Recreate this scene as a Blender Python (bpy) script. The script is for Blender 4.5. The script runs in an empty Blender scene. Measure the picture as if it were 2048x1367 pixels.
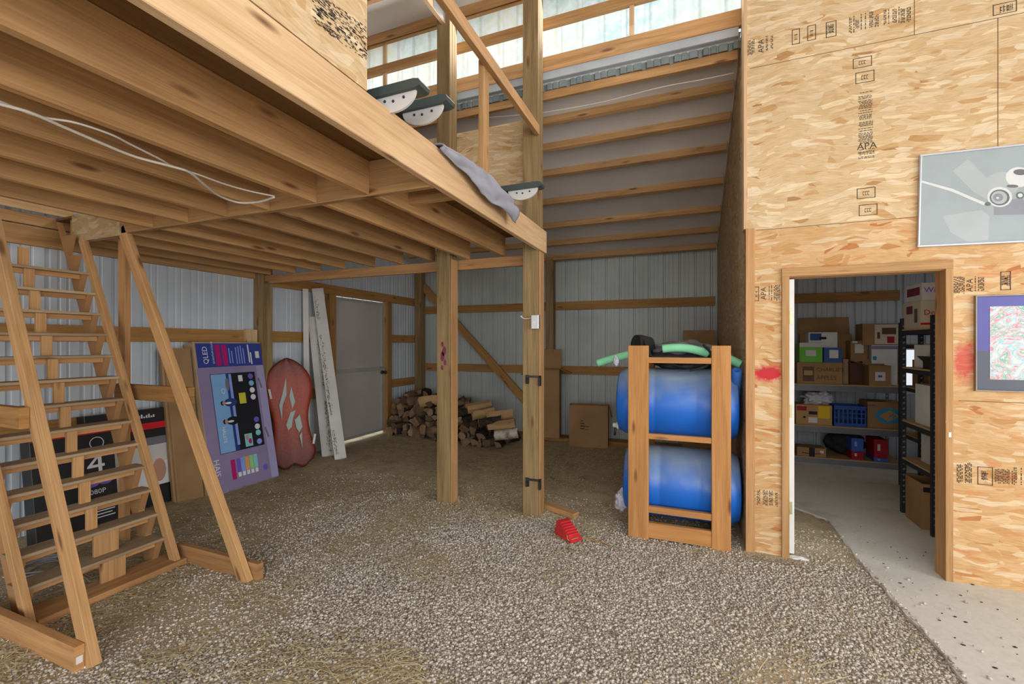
import bpy, bmesh, math, random
import numpy as np
from mathutils import Vector, Matrix, noise

R = random.Random(7)
scene = bpy.context.scene
COL = scene.collection
W, H = 2048, 1367
F = 890.0                       # focal length in photo pixels
YAW = math.radians(21.8)
CH = 1.55                       # camera height
HOR = 687.0
SN, CS = math.sin(YAW), math.cos(YAW)

# ------------------------------------------------------------------ camera, world, light
cam = bpy.data.cameras.new('camera')
cam.sensor_width = 36.0
cam.lens = F / W * 36.0
cam.shift_y = (HOR - H / 2) / W
cam.clip_start = 0.05
camo = bpy.data.objects.new('camera', cam)
camo.location = (0, 0, CH)
camo.rotation_euler = (math.pi / 2, 0, YAW)
COL.objects.link(camo)
scene.camera = camo

world = bpy.data.worlds.new('sky'); scene.world = world
world.use_nodes = True
bg = world.node_tree.nodes['Background']
bg.inputs[0].default_value = (0.86, 0.94, 1.0, 1)
bg.inputs[1].default_value = 1.25

def area(name, loc, rot, sx, sy, power, col=(1, 1, 1)):
    l = bpy.data.lights.new(name, 'AREA'); l.shape = 'RECTANGLE'
    l.size = sx; l.size_y = sy; l.energy = power; l.color = col
    o = bpy.data.objects.new(name, l); o.location = loc; o.rotation_euler = rot
    COL.objects.link(o); return o
# daylight through the big open front of the barn, behind the camera
area('front_opening_daylight_low', (0.2, -4.4, 1.25), (math.radians(90), 0, 0), 9.0, 2.3, 175, (1.0, 0.985, 0.96))
area('front_opening_daylight_high', (2.2, -4.4, 3.3), (math.radians(88), 0, 0), 5.6, 1.9, 150, (1.0, 0.985, 0.96))
area('side_fill_daylight', (5.1, -0.2, 1.7), (math.radians(90), 0, math.radians(90)), 4.6, 3.2, 240, (1.0, 0.985, 0.96))  # added fill from the unseen right side, brightens the joist faces
sun = bpy.data.lights.new('sun', 'SUN'); sun.energy = 1.0; sun.angle = math.radians(1.5); sun.color = (1.0, 0.95, 0.86)
suno = bpy.data.objects.new('sun', sun); COL.objects.link(suno)
suno.rotation_euler = Vector((0.55, -0.62, -0.75)).to_track_quat('-Z', 'Y').to_euler()
# daylight through the clerestory panels and the store room window
area('clerestory_daylight', (-0.6, 3.93, 4.58), (math.radians(-66), 0, 0), 6.5, 0.45, 75, (0.97, 0.99, 1.0))
area('store_window_daylight', (3.75, 6.0, 1.9), (math.radians(80), 0, math.radians(90)), 1.4, 1.2, 4, (0.85, 0.93, 1.0))

vs = scene.view_settings
vs.view_transform = 'Standard'; vs.look = 'None'; vs.gamma = 1.0; vs.use_curve_mapping = False
vs.exposure = 0.0
scene.cycles.use_denoising = True
scene.cycles.max_bounces = 8
scene.cycles.diffuse_bounces = 5

# ------------------------------------------------------------------ measuring
def ray(u, v):
    a = (u - W / 2) / F; c = (HOR - v) / F
    return Vector((-SN + a * CS, CS + a * SN, c))
def P(u, v, ax, val):
    d = ray(u, v); i = 'xyz'.index(ax)
    o = Vector((0, 0, CH)); t = (val - o[i]) / d[i]
    return o + d * t

# ------------------------------------------------------------------ materials
def nt(name):
    m = bpy.data.materials.new(name); m.use_nodes = True
    t = m.node_tree; b = t.nodes['Principled BSDF']; return m, t, b
def nd(t, typ, **kw):
    n = t.nodes.new(typ)
    for k, v in kw.items():
        if hasattr(n, k): setattr(n, k, v)
        else: n.inputs[k].default_value = v
    return n
def lk(t, a, b): t.links.new(a, b)
def ramp(t, fac, stops, interp='LINEAR'):
    r = t.nodes.new('ShaderNodeValToRGB'); r.color_ramp.interpolation = interp
    els = r.color_ramp.elements
    while len(els) < len(stops): els.new(0.5)
    for e, (p, c) in zip(els, stops):
        e.position = p; e.color = (c[0], c[1], c[2], 1)
    lk(t, fac, r.inputs[0]); return r.outputs[0]
def mix(t, fac, a, b, mode='MIX'):
    n = t.nodes.new('ShaderNodeMix'); n.data_type = 'RGBA'; n.blend_type = mode
    for s, v in ((n.inputs[0], fac), (n.inputs[6], a), (n.inputs[7], b)):
        if isinstance(v, (int, float)): s.default_value = v
        elif isinstance(v, tuple): s.default_value = (v[0], v[1], v[2], 1)
        else: lk(t, v, s)
    return n.outputs[2]
def mth(t, op, a, b=None):
    n = t.nodes.new('ShaderNodeMath'); n.operation = op
    for s, v in ((n.inputs[0], a), (n.inputs[1], b)):
        if v is None: continue
        if isinstance(v, (int, float)): s.default_value = v
        else: lk(t, v, s)
    return n.outputs[0]
def mapping(t, src, sc, rot=(0, 0, 0), loc=(0, 0, 0)):
    n = t.nodes.new('ShaderNodeMapping'); lk(t, src, n.inputs[0])
    n.inputs[1].default_value = loc; n.inputs[2].default_value = rot; n.inputs[3].default_value = sc
    return n.outputs[0]
def bump(t, b, h, strength, dist=0.01):
    n = t.nodes.new('ShaderNodeBump'); n.inputs['Strength'].default_value = strength
    n.inputs['Distance'].default_value = dist; lk(t, h, n.inputs['Height']); lk(t, n.outputs[0], b.inputs['Normal'])

def wood(name, light, dark, knot=(0.13, 0.05, 0.02), rough=0.75, tint=0.16, dirt=0.25):
    m, t, b = nt(name)
    uv = nd(t, 'ShaderNodeTexCoord').outputs['UV']
    n1 = nd(t, 'ShaderNodeTexNoise', Scale=1.0, Detail=4.0, Distortion=0.8); lk(t, mapping(t, uv, (1.1, 18, 1)), n1.inputs['Vector'])
    n2 = nd(t, 'ShaderNodeTexNoise', Scale=1.0, Detail=5.0, Distortion=0.3); lk(t, mapping(t, uv, (4, 150, 1)), n2.inputs['Vector'])
    s = mth(t, 'ADD', mth(t, 'MULTIPLY', n1.outputs[0], 0.58), mth(t, 'MULTIPLY', n2.outputs[0], 0.42))
    c = ramp(t, s, [(0.30, dark), (0.50, tuple(0.45 * a + 0.55 * q for a, q in zip(dark, light))), (0.68, light)])
    v = nd(t, 'ShaderNodeTexVoronoi', Scale=1.0); lk(t, mapping(t, uv, (2.2, 9, 1)), v.inputs['Vector'])
    kn = ramp(t, v.outputs['Distance'], [(0.07, (1, 1, 1)), (0.17, (0, 0, 0))])
    c = mix(t, mth(t, 'MULTIPLY', kn, 0.85), c, knot)
    n3 = nd(t, 'ShaderNodeTexNoise', Scale=1.7, Detail=3.0); lk(t, uv, n3.inputs['Vector'])
    dm = ramp(t, n3.outputs[0], [(0.45, (0, 0, 0)), (0.75, (1, 1, 1))])
    c = mix(t, mth(t, 'MULTIPLY', dm, dirt), c, (0.22, 0.15, 0.09))
    oi = nd(t, 'ShaderNodeObjectInfo').outputs['Random']
    hs = nd(t, 'ShaderNodeHueSaturation'); lk(t, c, hs.inputs['Color'])
    lk(t, mth(t, 'ADD', mth(t, 'MULTIPLY', oi, 2 * tint), 1 - tint), hs.inputs['Value'])
    lk(t, hs.outputs[0], b.inputs['Base Color']); b.inputs['Roughness'].default_value = rough
    b.inputs['Specular IOR Level'].default_value = 0.25
    bump(t, b, s, 0.25, 0.004)
    return m

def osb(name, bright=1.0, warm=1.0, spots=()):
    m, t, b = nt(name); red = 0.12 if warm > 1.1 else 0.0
    uv = nd(t, 'ShaderNodeTexCoord').outputs['UV']
    wn = nd(t, 'ShaderNodeTexNoise', Scale=2.2, Detail=2.0); lk(t, uv, wn.inputs['Vector'])
    off = nd(t, 'ShaderNodeVectorMath', operation='MULTIPLY_ADD')
    lk(t, wn.outputs['Color'], off.inputs[0]); off.inputs[1].default_value = (0.10, 0.16, 0); lk(t, uv, off.inputs[2])
    src = off.outputs[0]
    def layer(rot, sc, seed):
        v = nd(t, 'ShaderNodeTexVoronoi', Scale=1.0, Randomness=1.0)
        lk(t, mapping(t, src, sc, (0, 0, math.radians(rot)), (seed, seed * 1.7, 0)), v.inputs['Vector'])
        sp = nd(t, 'ShaderNodeSeparateColor'); lk(t, v.outputs['Color'], sp.inputs[0])
        return sp.outputs[0], sp.outputs[1], v.outputs['Distance']
    a, a2, ad = layer(-16, (8, 29, 1), 0)
    c_, c2, cd = layer(33, (9, 30, 1), 5)
    d_, d2, dd = layer(-55, (10, 26, 1), 9)
    stops = [(0.0, (0.42 * warm, 0.22, 0.09)), (0.025, (0.56, 0.33, 0.14)), (0.07, (0.63, 0.43, 0.225)), (0.45, (0.665, 0.475, 0.27)),
             (0.85, (0.70, 0.52, 0.32)), (1.0, (0.77, 0.62, 0.43))]
    stops = [(p * (1.0 if red == 0 else 1.0), tuple(min(1, x * bright * (1.08, 1 - red * 0.6, 1 - red * 1.9)[k] if red else x * bright) for k, x in enumerate(c))) for p, c in stops]
    if red: stops = [(min(1, p * 1.9) if p < 0.2 else p, c) for p, c in stops]
    ca, cc, cd_ = ramp(t, a, stops), ramp(t, c_, stops), ramp(t, d_, stops)
    col = mix(t, ramp(t, c2, [(0.58, (0, 0, 0)), (0.60, (1, 1, 1))]), ca, cc)
    col = mix(t, ramp(t, d2, [(0.72, (0, 0, 0)), (0.74, (1, 1, 1))]), col, cd_)
    e_, e2, ed = layer(38, (8, 46, 1), 13)
    col = mix(t, ramp(t, e2, [(0.86, (0, 0, 0)), (0.87, (0.75, 0.75, 0.75))]), col, tuple(min(1, x * bright) for x in (0.84, 0.67, 0.44)))
    h_, h2, hd = layer(12, (11, 44, 1), 17)
    col = mix(t, ramp(t, h2, [(0.955, (0, 0, 0)), (0.96, (0.7, 0.7, 0.7))]), col, tuple(x * bright for x in (0.56 * warm, 0.32, 0.135)))
    fg = nd(t, 'ShaderNodeTexNoise', Scale=1.0, Detail=4.0); lk(t, mapping(t, src, (14, 150, 1), (0, 0, math.radians(-10))), fg.inputs['Vector'])
    col = mix(t, 0.55, col, ramp(t, fg.outputs[0], [(0.3, (0.62, 0.58, 0.52)), (0.65, (1, 1, 1))]), 'MULTIPLY')
    bl = nd(t, 'ShaderNodeTexNoise', Scale=0.9, Detail=3.0); lk(t, uv, bl.inputs['Vector'])
    col = mix(t, 0.35, col, ramp(t, bl.outputs[0], [(0.35, (0.8, 0.77, 0.72)), (0.6, (1, 1, 1))]), 'MULTIPLY')
    ob = nd(t, 'ShaderNodeTexCoord').outputs['Object']
    for cx, cz, rx, rz, k in spots:      # a soft edged stain of sprayed red paint
        q = mapping(t, ob, (1 / rx, 0, 1 / rz), (0, 0, 0), (-cx / rx, 0, -cz / rz))
        ln = nd(t, 'ShaderNodeVectorMath', operation='LENGTH'); lk(t, q, ln.inputs[0])
        wn2 = nd(t, 'ShaderNodeTexNoise', Scale=22.0, Detail=8.0, Roughness=0.75); lk(t, ob, wn2.inputs['Vector'])
        f = mth(t, 'ADD', ln.outputs['Value'], mth(t, 'MULTIPLY', mth(t, 'SUBTRACT', wn2.outputs[0], 0.5), 1.3))
        col = mix(t, ramp(t, f, [(0.55, (k, k, k)), (1.0, (0, 0, 0))]), col, (0.52, 0.025, 0.035))
    lk(t, col, b.inputs['Base Color']); b.inputs['Roughness'].default_value = 0.7
    b.inputs['Specular IOR Level'].default_value = 0.25
    bump(t, b, mth(t, 'ADD', a, c_), 0.15, 0.003)
    return m

def plain(name, col, rough=0.6, metal=0.0, var=0.0, scale=6.0, spec=0.4, dirtc=None, bumpk=0.0, coord='Object'):
    m, t, b = nt(name)
    b.inputs['Roughness'].default_value = rough; b.inputs['Metallic'].default_value = metal
    b.inputs['Specular IOR Level'].default_value = spec
    tc = nd(t, 'ShaderNodeTexCoord').outputs[coord]
    n = nd(t, 'ShaderNodeTexNoise', Scale=scale, Detail=5.0); lk(t, tc, n.inputs['Vector'])
    lo = dirtc if dirtc else tuple(x * (1 - var) for x in col)
    c = ramp(t, n.outputs[0], [(0.32, lo), (0.6, col)])
    lk(t, c, b.inputs['Base Color'])
    if bumpk: bump(t, b, n.outputs[0], bumpk, 0.01)
    return m

M = {}
M['wood'] = wood('fir_lumber', (0.60, 0.35, 0.155), (0.30, 0.15, 0.055))
M['wood_pale'] = wood('pale_fir_lumber', (0.74, 0.515, 0.31), (0.50, 0.295, 0.14), tint=0.06, dirt=0.12)
M['wood_red'] = wood('reddish_fir_lumber', (0.54, 0.30, 0.13), (0.29, 0.135, 0.05))
M['wood_dark'] = wood('darkened_girt_lumber', (0.46, 0.245, 0.08), (0.24, 0.115, 0.032))  # fir lumber darkened, the girts' shade put into the colour
M['treated'] = wood('treated_post_wood', (0.36, 0.245, 0.115), (0.13, 0.085, 0.035), tint=0.06)
M['tread'] = wood('dusty_tread_wood', (0.44, 0.325, 0.20), (0.28, 0.195, 0.115), dirt=0.5)
M['rackwood'] = wood('rack_lumber', (0.58, 0.285, 0.10), (0.34, 0.145, 0.042), tint=0.05, dirt=0.15)
M['ply'] = wood('plywood_deck', (0.24, 0.125, 0.042), (0.14, 0.065, 0.02))  # deck colour darkened to hold the shade between the joists
M['osb'] = osb('oriented_strand_board', 0.99)
M['osb_warm'] = osb('orange_strand_board', 0.86, 1.25, [(P(1536, 747, 'y', 3.74).x, P(1536, 747, 'y', 3.74).z, 0.13, 0.075, 1.0), (P(1930, 722, 'y', 3.74).x, P(1930, 722, 'y', 3.74).z, 0.07, 0.15, 0.75)])
M['osb_dim'] = osb('darker_strand_board', 0.72)  # same strand board pattern at a lower brightness
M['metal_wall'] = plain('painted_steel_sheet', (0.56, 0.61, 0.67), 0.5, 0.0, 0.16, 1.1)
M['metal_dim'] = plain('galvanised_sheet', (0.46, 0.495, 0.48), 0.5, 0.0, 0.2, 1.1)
M['galv'] = plain('dull_galvanised_strip', (0.26, 0.30, 0.30), 0.5, 0.2, 0.25)
M['flashing'] = plain('white_flashing', (0.46, 0.50, 0.54), 0.45, 0.1, 0.15)
M['foil'] = plain('roof_insulation_backing', (0.70, 0.67, 0.66), 0.55, 0, 0.12, 1.2)
M['roofwhite'] = plain('white_roof_insulation', (0.72, 0.71, 0.68), 0.7, 0, 0.12, 1.2)
M['card'] = plain('cardboard', (0.36, 0.215, 0.105), 0.85, 0, 0.18, 3.0, 0.1)
M['card_pale'] = plain('pale_cardboard', (0.44, 0.31, 0.19), 0.85, 0, 0.15, 3.0, 0.1)
M['card_cut'] = plain('cardboard_edge', (0.48, 0.32, 0.17), 0.9, 0, 0.1, 8, 0.1)
M['black'] = plain('black_plastic', (0.018, 0.018, 0.02), 0.45, 0, 0.3)
M['blackcloth'] = plain('black_nylon', (0.022, 0.022, 0.025), 0.8, 0, 0.4, 9, bumpk=0.3)
M['greycloth'] = plain('grey_nylon', (0.13, 0.125, 0.13), 0.7, 0, 0.3, 9, bumpk=0.3)
M['padgreen'] = plain('dark_grey_green_vinyl', (0.055, 0.075, 0.072), 0.42, 0, 0.25)
M['endplate'] = plain('pale_grey_plate', (0.60, 0.58, 0.57), 0.5, 0, 0.12)
M['blanket'] = plain('grey_blue_fabric', (0.33, 0.33, 0.385), 0.85, 0, 0.22, 5, 0.1)
M['white'] = plain('white_paint', (0.72, 0.72, 0.70), 0.5, 0, 0.1)
M['paper'] = plain('white_paper', (0.70, 0.68, 0.68), 0.8, 0, 0.1)
M['plank'] = plain('white_plank_paint', (0.62, 0.60, 0.57), 0.55, 0, 0.1, 4.0)
M['stain'] = plain('dark_mould_stain', (0.22, 0.19, 0.165), 0.9, 0, 0.4, 30)
M['steel'] = plain('bright_steel', (0.55, 0.56, 0.58), 0.35, 0.8, 0.15)
M['iron'] = plain('dark_iron', (0.05, 0.05, 0.055), 0.5, 0.6, 0.3)
M['brass'] = plain('hinge_brass', (0.55, 0.50, 0.28), 0.4, 0.7, 0.2)
M['shelfgrey'] = plain('grey_shelf_steel', (0.20, 0.20, 0.215), 0.5, 0.3, 0.15)
M['shelfblack'] = plain('black_shelf_steel', (0.03, 0.035, 0.045), 0.5, 0.3, 0.2)
M['red'] = plain('red_plastic', (0.62, 0.028, 0.035), 0.42, 0, 0.25, 12)
M['redpaint'] = plain('red_spray_paint', (0.50, 0.03, 0.035), 0.7, 0, 0.3, 20)
M['green'] = plain('green_foam', (0.22, 0.60, 0.34), 0.75, 0, 0.15)
M['bluefoam'] = plain('blue_foam', (0.03, 0.13, 0.46), 0.75, 0, 0.2)
M['bluecrate'] = plain('blue_crate_plastic', (0.03, 0.10, 0.42), 0.5, 0, 0.3)
M['cable'] = plain('white_cable', (0.60, 0.55, 0.47), 0.55, 0, 0.15)
M['ink'] = plain('black_ink', (0.07, 0.055, 0.045), 0.85, 0, 0.3, 40)
M['seam'] = plain('panel_seam', (0.22, 0.13, 0.06), 0.9, 0, 0.3)
M['plasticbag'] = plain('white_plastic_bag', (0.60, 0.60, 0.68), 0.4, 0, 0.2, 8)
M['bark'] = plain('log_bark', (0.06, 0.05, 0.042), 0.95, 0, 0.6, 25, 0.1, bumpk=0.8)
M['birch'] = plain('birch_bark', (0.62, 0.56, 0.47), 0.8, 0, 0.1, 9, 0.1, dirtc=(0.10, 0.09, 0.08))
M['split'] = wood('split_firewood', (0.27, 0.175, 0.095), (0.11, 0.07, 0.04), dirt=0.5, tint=0.45)
M['split_fresh'] = wood('fresh_split_wood', (0.62, 0.40, 0.20), (0.42, 0.24, 0.11), dirt=0.1)
def flat(k, c, rough=0.6): M[k] = plain(k, c, rough, 0, 0.08, 5, 0.3); return M[k]
flat('purple_print', (0.27, 0.22, 0.38)); flat('navy_print', (0.035, 0.055, 0.29)); flat('magenta_print', (0.45, 0.01, 0.15))
flat('sky_print', (0.22, 0.42, 0.74)); flat('darkblue_print', (0.02, 0.05, 0.20)); flat('black_print', (0.012, 0.012, 0.018))
flat('white_print', (0.72, 0.72, 0.76)); flat('lilac_print', (0.36, 0.33, 0.56)); flat('violet_print', (0.16, 0.11, 0.55))
flat('peri_print', (0.25, 0.35, 0.80)); flat('orange_print', (0.72, 0.36, 0.12)); flat('lime_print', (0.30, 0.62, 0.22))
flat('aqua_print', (0.22, 0.60, 0.60)); flat('yellow_print', (0.62, 0.58, 0.05)); flat('skin_print', (0.50, 0.27, 0.19))
flat('red_print', (0.60, 0.012, 0.02)); flat('grey_print', (0.17, 0.17, 0.19)); flat('greenbox', (0.16, 0.50, 0.06))
flat('bluebox', (0.045, 0.10, 0.30)); flat('yellow_label', (0.80, 0.50, 0.02)); flat('maroon_print', (0.20, 0.03, 0.08))
flat('cream_print', (0.62, 0.55, 0.42)); flat('crimson_box', (0.34, 0.012, 0.03)); flat('blue_box', (0.05, 0.12, 0.42))
flat('brown_print', (0.13, 0.06, 0.035)); flat('tan_print', (0.47, 0.27, 0.10)); flat('teal_print', (0.03, 0.30, 0.50))

def mat_barrel():
    m, t, b = nt('blue_barrel_plastic')
    tc = nd(t, 'ShaderNodeTexCoord').outputs['Object']
    ge = nd(t, 'ShaderNodeNewGeometry'); sp = nd(t, 'ShaderNodeSeparateXYZ'); lk(t, ge.outputs['Normal'], sp.inputs[0])
    n = nd(t, 'ShaderNodeTexNoise', Scale=7.0, Detail=6.0); lk(t, tc, n.inputs['Vector'])
    # greyer towards whatever faces up, broken up by noise
    up_grey = mth(t, 'ADD', mth(t, 'MULTIPLY', sp.outputs[2], 1.15), mth(t, 'MULTIPLY', n.outputs[0], 0.9))
    f = ramp(t, up_grey, [(0.72, (0, 0, 0)), (1.25, (1, 1, 1))]) if False else None
    mr = nd(t, 'ShaderNodeMapRange'); lk(t, up_grey, mr.inputs[0]); mr.inputs[1].default_value = 0.55; mr.inputs[2].default_value = 1.70
    c = mix(t, mr.outputs[0], (0.008, 0.125, 0.54), (0.30, 0.36, 0.40))
    lk(t, c, b.inputs['Base Color']); b.inputs['Roughness'].default_value = 0.42
    n2 = nd(t, 'ShaderNodeTexNoise', Scale=30.0, Detail=3.0); lk(t, tc, n2.inputs['Vector']); bump(t, b, n2.outputs[0], 0.12, 0.004)
    return m
M['barrel'] = mat_barrel()

def mat_sled():
    m, t, b = nt('red_foam_board')
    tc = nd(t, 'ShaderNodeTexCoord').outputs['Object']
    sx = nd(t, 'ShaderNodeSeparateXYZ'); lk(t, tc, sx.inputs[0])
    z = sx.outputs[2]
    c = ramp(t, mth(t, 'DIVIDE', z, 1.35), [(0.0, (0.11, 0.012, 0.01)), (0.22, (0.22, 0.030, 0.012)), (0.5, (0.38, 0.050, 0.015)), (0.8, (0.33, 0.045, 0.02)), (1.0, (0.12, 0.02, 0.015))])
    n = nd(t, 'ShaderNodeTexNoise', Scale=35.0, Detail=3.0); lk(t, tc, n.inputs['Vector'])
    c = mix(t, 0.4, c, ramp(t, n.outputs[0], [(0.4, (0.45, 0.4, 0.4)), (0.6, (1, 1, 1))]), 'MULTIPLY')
    lk(t, c, b.inputs['Base Color']); b.inputs['Roughness'].default_value = 0.5
    return m
M['sled'] = mat_sled()
flat('flame_print', (0.36, 0.42, 0.40))

def mat_ground():
    m, t, b = nt('gravel_and_dirt_ground')
    tc = nd(t, 'ShaderNodeTexCoord').outputs['Object']
    at = nd(t, 'ShaderNodeAttribute', attribute_name='gravel')
    v = nd(t, 'ShaderNodeTexVoronoi', Scale=62.0); lk(t, tc, v.inputs['Vector'])
    sp = nd(t, 'ShaderNodeSeparateColor'); lk(t, v.outputs['Color'], sp.inputs[0])
    st = ramp(t, sp.outputs[0], [(0.0, (0.28, 0.24, 0.19)), (0.3, (0.42, 0.37, 0.30)), (0.6, (0.52, 0.46, 0.375)), (0.9, (0.60, 0.54, 0.45)), (1.0, (0.74, 0.70, 0.62))])
    st = mix(t, ramp(t, v.outputs['Distance'], [(0.35, (0, 0, 0)), (0.85, (1, 1, 1))]), st, (0.24, 0.20, 0.15))
    n = nd(t, 'ShaderNodeTexNoise', Scale=5.0, Detail=8.0, Roughness=0.7); lk(t, tc, n.inputs['Vector'])
    n2 = nd(t, 'ShaderNodeTexNoise', Scale=60.0, Detail=4.0); lk(t, mapping(t, tc, (1, 2.5, 1), (0, 0, 0.6)), n2.inputs['Vector'])
    dirt = ramp(t, n.outputs[0], [(0.3, (0.36, 0.29, 0.20)), (0.5, (0.53, 0.44, 0.31)), (0.72, (0.66, 0.56, 0.41))])
    dirt = mix(t, 0.6, dirt, ramp(t, n2.outputs[0], [(0.35, (0.4, 0.38, 0.34)), (0.65, (1.25, 1.2, 1.1))]), 'MULTIPLY')
    g = mth(t, 'ADD', at.outputs['Fac'], mth(t, 'MULTIPLY', mth(t, 'SUBTRACT', n.outputs[0], 0.5), 0.9))
    gf = ramp(t, g, [(0.38, (0, 0, 0)), (0.62, (1, 1, 1))])
    lk(t, mix(t, gf, dirt, st), b.inputs['Base Color']); b.inputs['Roughness'].default_value = 0.9
    b.inputs['Specular IOR Level'].default_value = 0.15
    hh = mth(t, 'SUBTRACT', mth(t, 'MULTIPLY', n2.outputs[0], 0.7), mth(t, 'MULTIPLY', mth(t, 'MULTIPLY', v.outputs['Distance'], gf), 1.4))
    bump(t, b, hh, 0.9, 0.012)
    return m
M['ground'] = mat_ground()

def mat_uvramp(name, stops, rough=0.85):
    m, t, b = nt(name)
    uv = nd(t, 'ShaderNodeTexCoord').outputs['UV']; sp = nd(t, 'ShaderNodeSeparateXYZ'); lk(t, uv, sp.inputs[0])
    lk(t, ramp(t, sp.outputs[0], stops), b.inputs['Base Color']); b.inputs['Roughness'].default_value = rough
    b.inputs['Specular IOR Level'].default_value = 0.2
    return m
M['stone'] = mat_uvramp('gravel_stone', [(0.0, (0.30, 0.27, 0.24)), (0.25, (0.43, 0.385, 0.33)), (0.55, (0.55, 0.49, 0.42)), (0.85, (0.60, 0.55, 0.475)), (0.985, (0.64, 0.59, 0.52)), (1.0, (0.76, 0.73, 0.68))])
M['straw'] = mat_uvramp('straw_blade', [(0.0, (0.38, 0.28, 0.14)), (0.5, (0.60, 0.48, 0.26)), (1.0, (0.82, 0.72, 0.48))])

def mat_concrete():
    m, t, b = nt('concrete_slab')
    tc = nd(t, 'ShaderNodeTexCoord').outputs['Object']
    n = nd(t, 'ShaderNodeTexNoise', Scale=1.6, Detail=8.0, Roughness=0.65); lk(t, tc, n.inputs['Vector'])
    n2 = nd(t, 'ShaderNodeTexNoise', Scale=45.0, Detail=4.0); lk(t, tc, n2.inputs['Vector'])
    c = ramp(t, n.outputs[0], [(0.3, (0.46, 0.42, 0.35)), (0.45, (0.64, 0.63, 0.585)), (0.7, (0.71, 0.70, 0.66))])
    c = mix(t, 0.3, c, ramp(t, n2.outputs[0], [(0.35, (0.75, 0.74, 0.72)), (0.6, (1, 1, 1))]), 'MULTIPLY')
    lk(t, c, b.inputs['Base Color']); b.inputs['Roughness'].default_value = 0.75; bump(t, b, n2.outputs[0], 0.15, 0.003)
    return m
M['concrete'] = mat_concrete()

def mat_fibre():
    m = bpy.data.materials.new('translucent_fibreglass'); m.use_nodes = True; t = m.node_tree
    for n in list(t.nodes): t.nodes.remove(n)
    o = nd(t, 'ShaderNodeOutputMaterial')
    tc = nd(t, 'ShaderNodeTexCoord').outputs['Object']
    n = nd(t, 'ShaderNodeTexNoise', Scale=14.0, Detail=6.0, Roughness=0.7); lk(t, tc, n.inputs['Vector'])
    n0 = nd(t, 'ShaderNodeTexNoise', Scale=1.2, Detail=2.0); lk(t, tc, n0.inputs['Vector'])
    c = mix(t, ramp(t, n0.outputs[0], [(0.4, (0, 0, 0)), (0.62, (1, 1, 1))]), (0.66, 0.84, 0.80), (0.93, 0.90, 0.70))
    c = mix(t, ramp(t, n.outputs[0], [(0.40, (0, 0, 0)), (0.60, (1, 1, 1))]), c, (0.95, 0.97, 0.96))
    tr = nd(t, 'ShaderNodeBsdfTranslucent'); lk(t, c, tr.inputs[0])
    tp = nd(t, 'ShaderNodeBsdfTransparent'); lk(t, c, tp.inputs[0])
    mx = nd(t, 'ShaderNodeMixShader'); mx.inputs[0].default_value = 0.16
    lk(t, tr.outputs[0], mx.inputs[1]); lk(t, tp.outputs[0], mx.inputs[2]); lk(t, mx.outputs[0], o.inputs[0])
    return m
M['fibre'] = mat_fibre()

def mat_floral():
    m, t, b = nt('multicolour_floral_print')
    tc = nd(t, 'ShaderNodeTexCoord').outputs['Object']
    n = nd(t, 'ShaderNodeTexNoise', Scale=7.0, Detail=3.0, Distortion=2.5); lk(t, mapping(t, tc, (1, 1, 1.6), (0, 0.7, 0)), n.inputs['Vector'])
    c = ramp(t, n.outputs[0], [(0.30, (0.62, 0.60, 0.55)), (0.40, (0.60, 0.58, 0.62)), (0.44, (0.25, 0.50, 0.55)), (0.48, (0.62, 0.60, 0.58)), (0.52, (0.60, 0.15, 0.25)), (0.55, (0.58, 0.55, 0.50)), (0.60, (0.12, 0.38, 0.28)), (0.66, (0.62, 0.60, 0.62)), (0.75, (0.40, 0.30, 0.60))])
    lk(t, c, b.inputs['Base Color']); b.inputs['Roughness'].default_value = 0.4
    return m
M['floral'] = mat_floral()
flat('print_grey', (0.33, 0.37, 0.385), 0.3); flat('print_light', (0.395, 0.425, 0.43), 0.3); flat('print_blade', (0.41, 0.43, 0.44), 0.3)
flat('print_mid', (0.25, 0.255, 0.29), 0.3); flat('print_pale', (0.62, 0.63, 0.62), 0.3); flat('print_dark', (0.14, 0.145, 0.15), 0.3)
flat('mat_indigo', (0.10, 0.095, 0.33), 0.35); flat('mat_slate', (0.09, 0.10, 0.13), 0.35)
M['frame_alu'] = plain('silver_frame', (0.62, 0.63, 0.68), 0.3, 0.5, 0.1)
M['frame_bronze'] = plain('bronze_frame', (0.30, 0.25, 0.20), 0.35, 0.5, 0.2)

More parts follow.
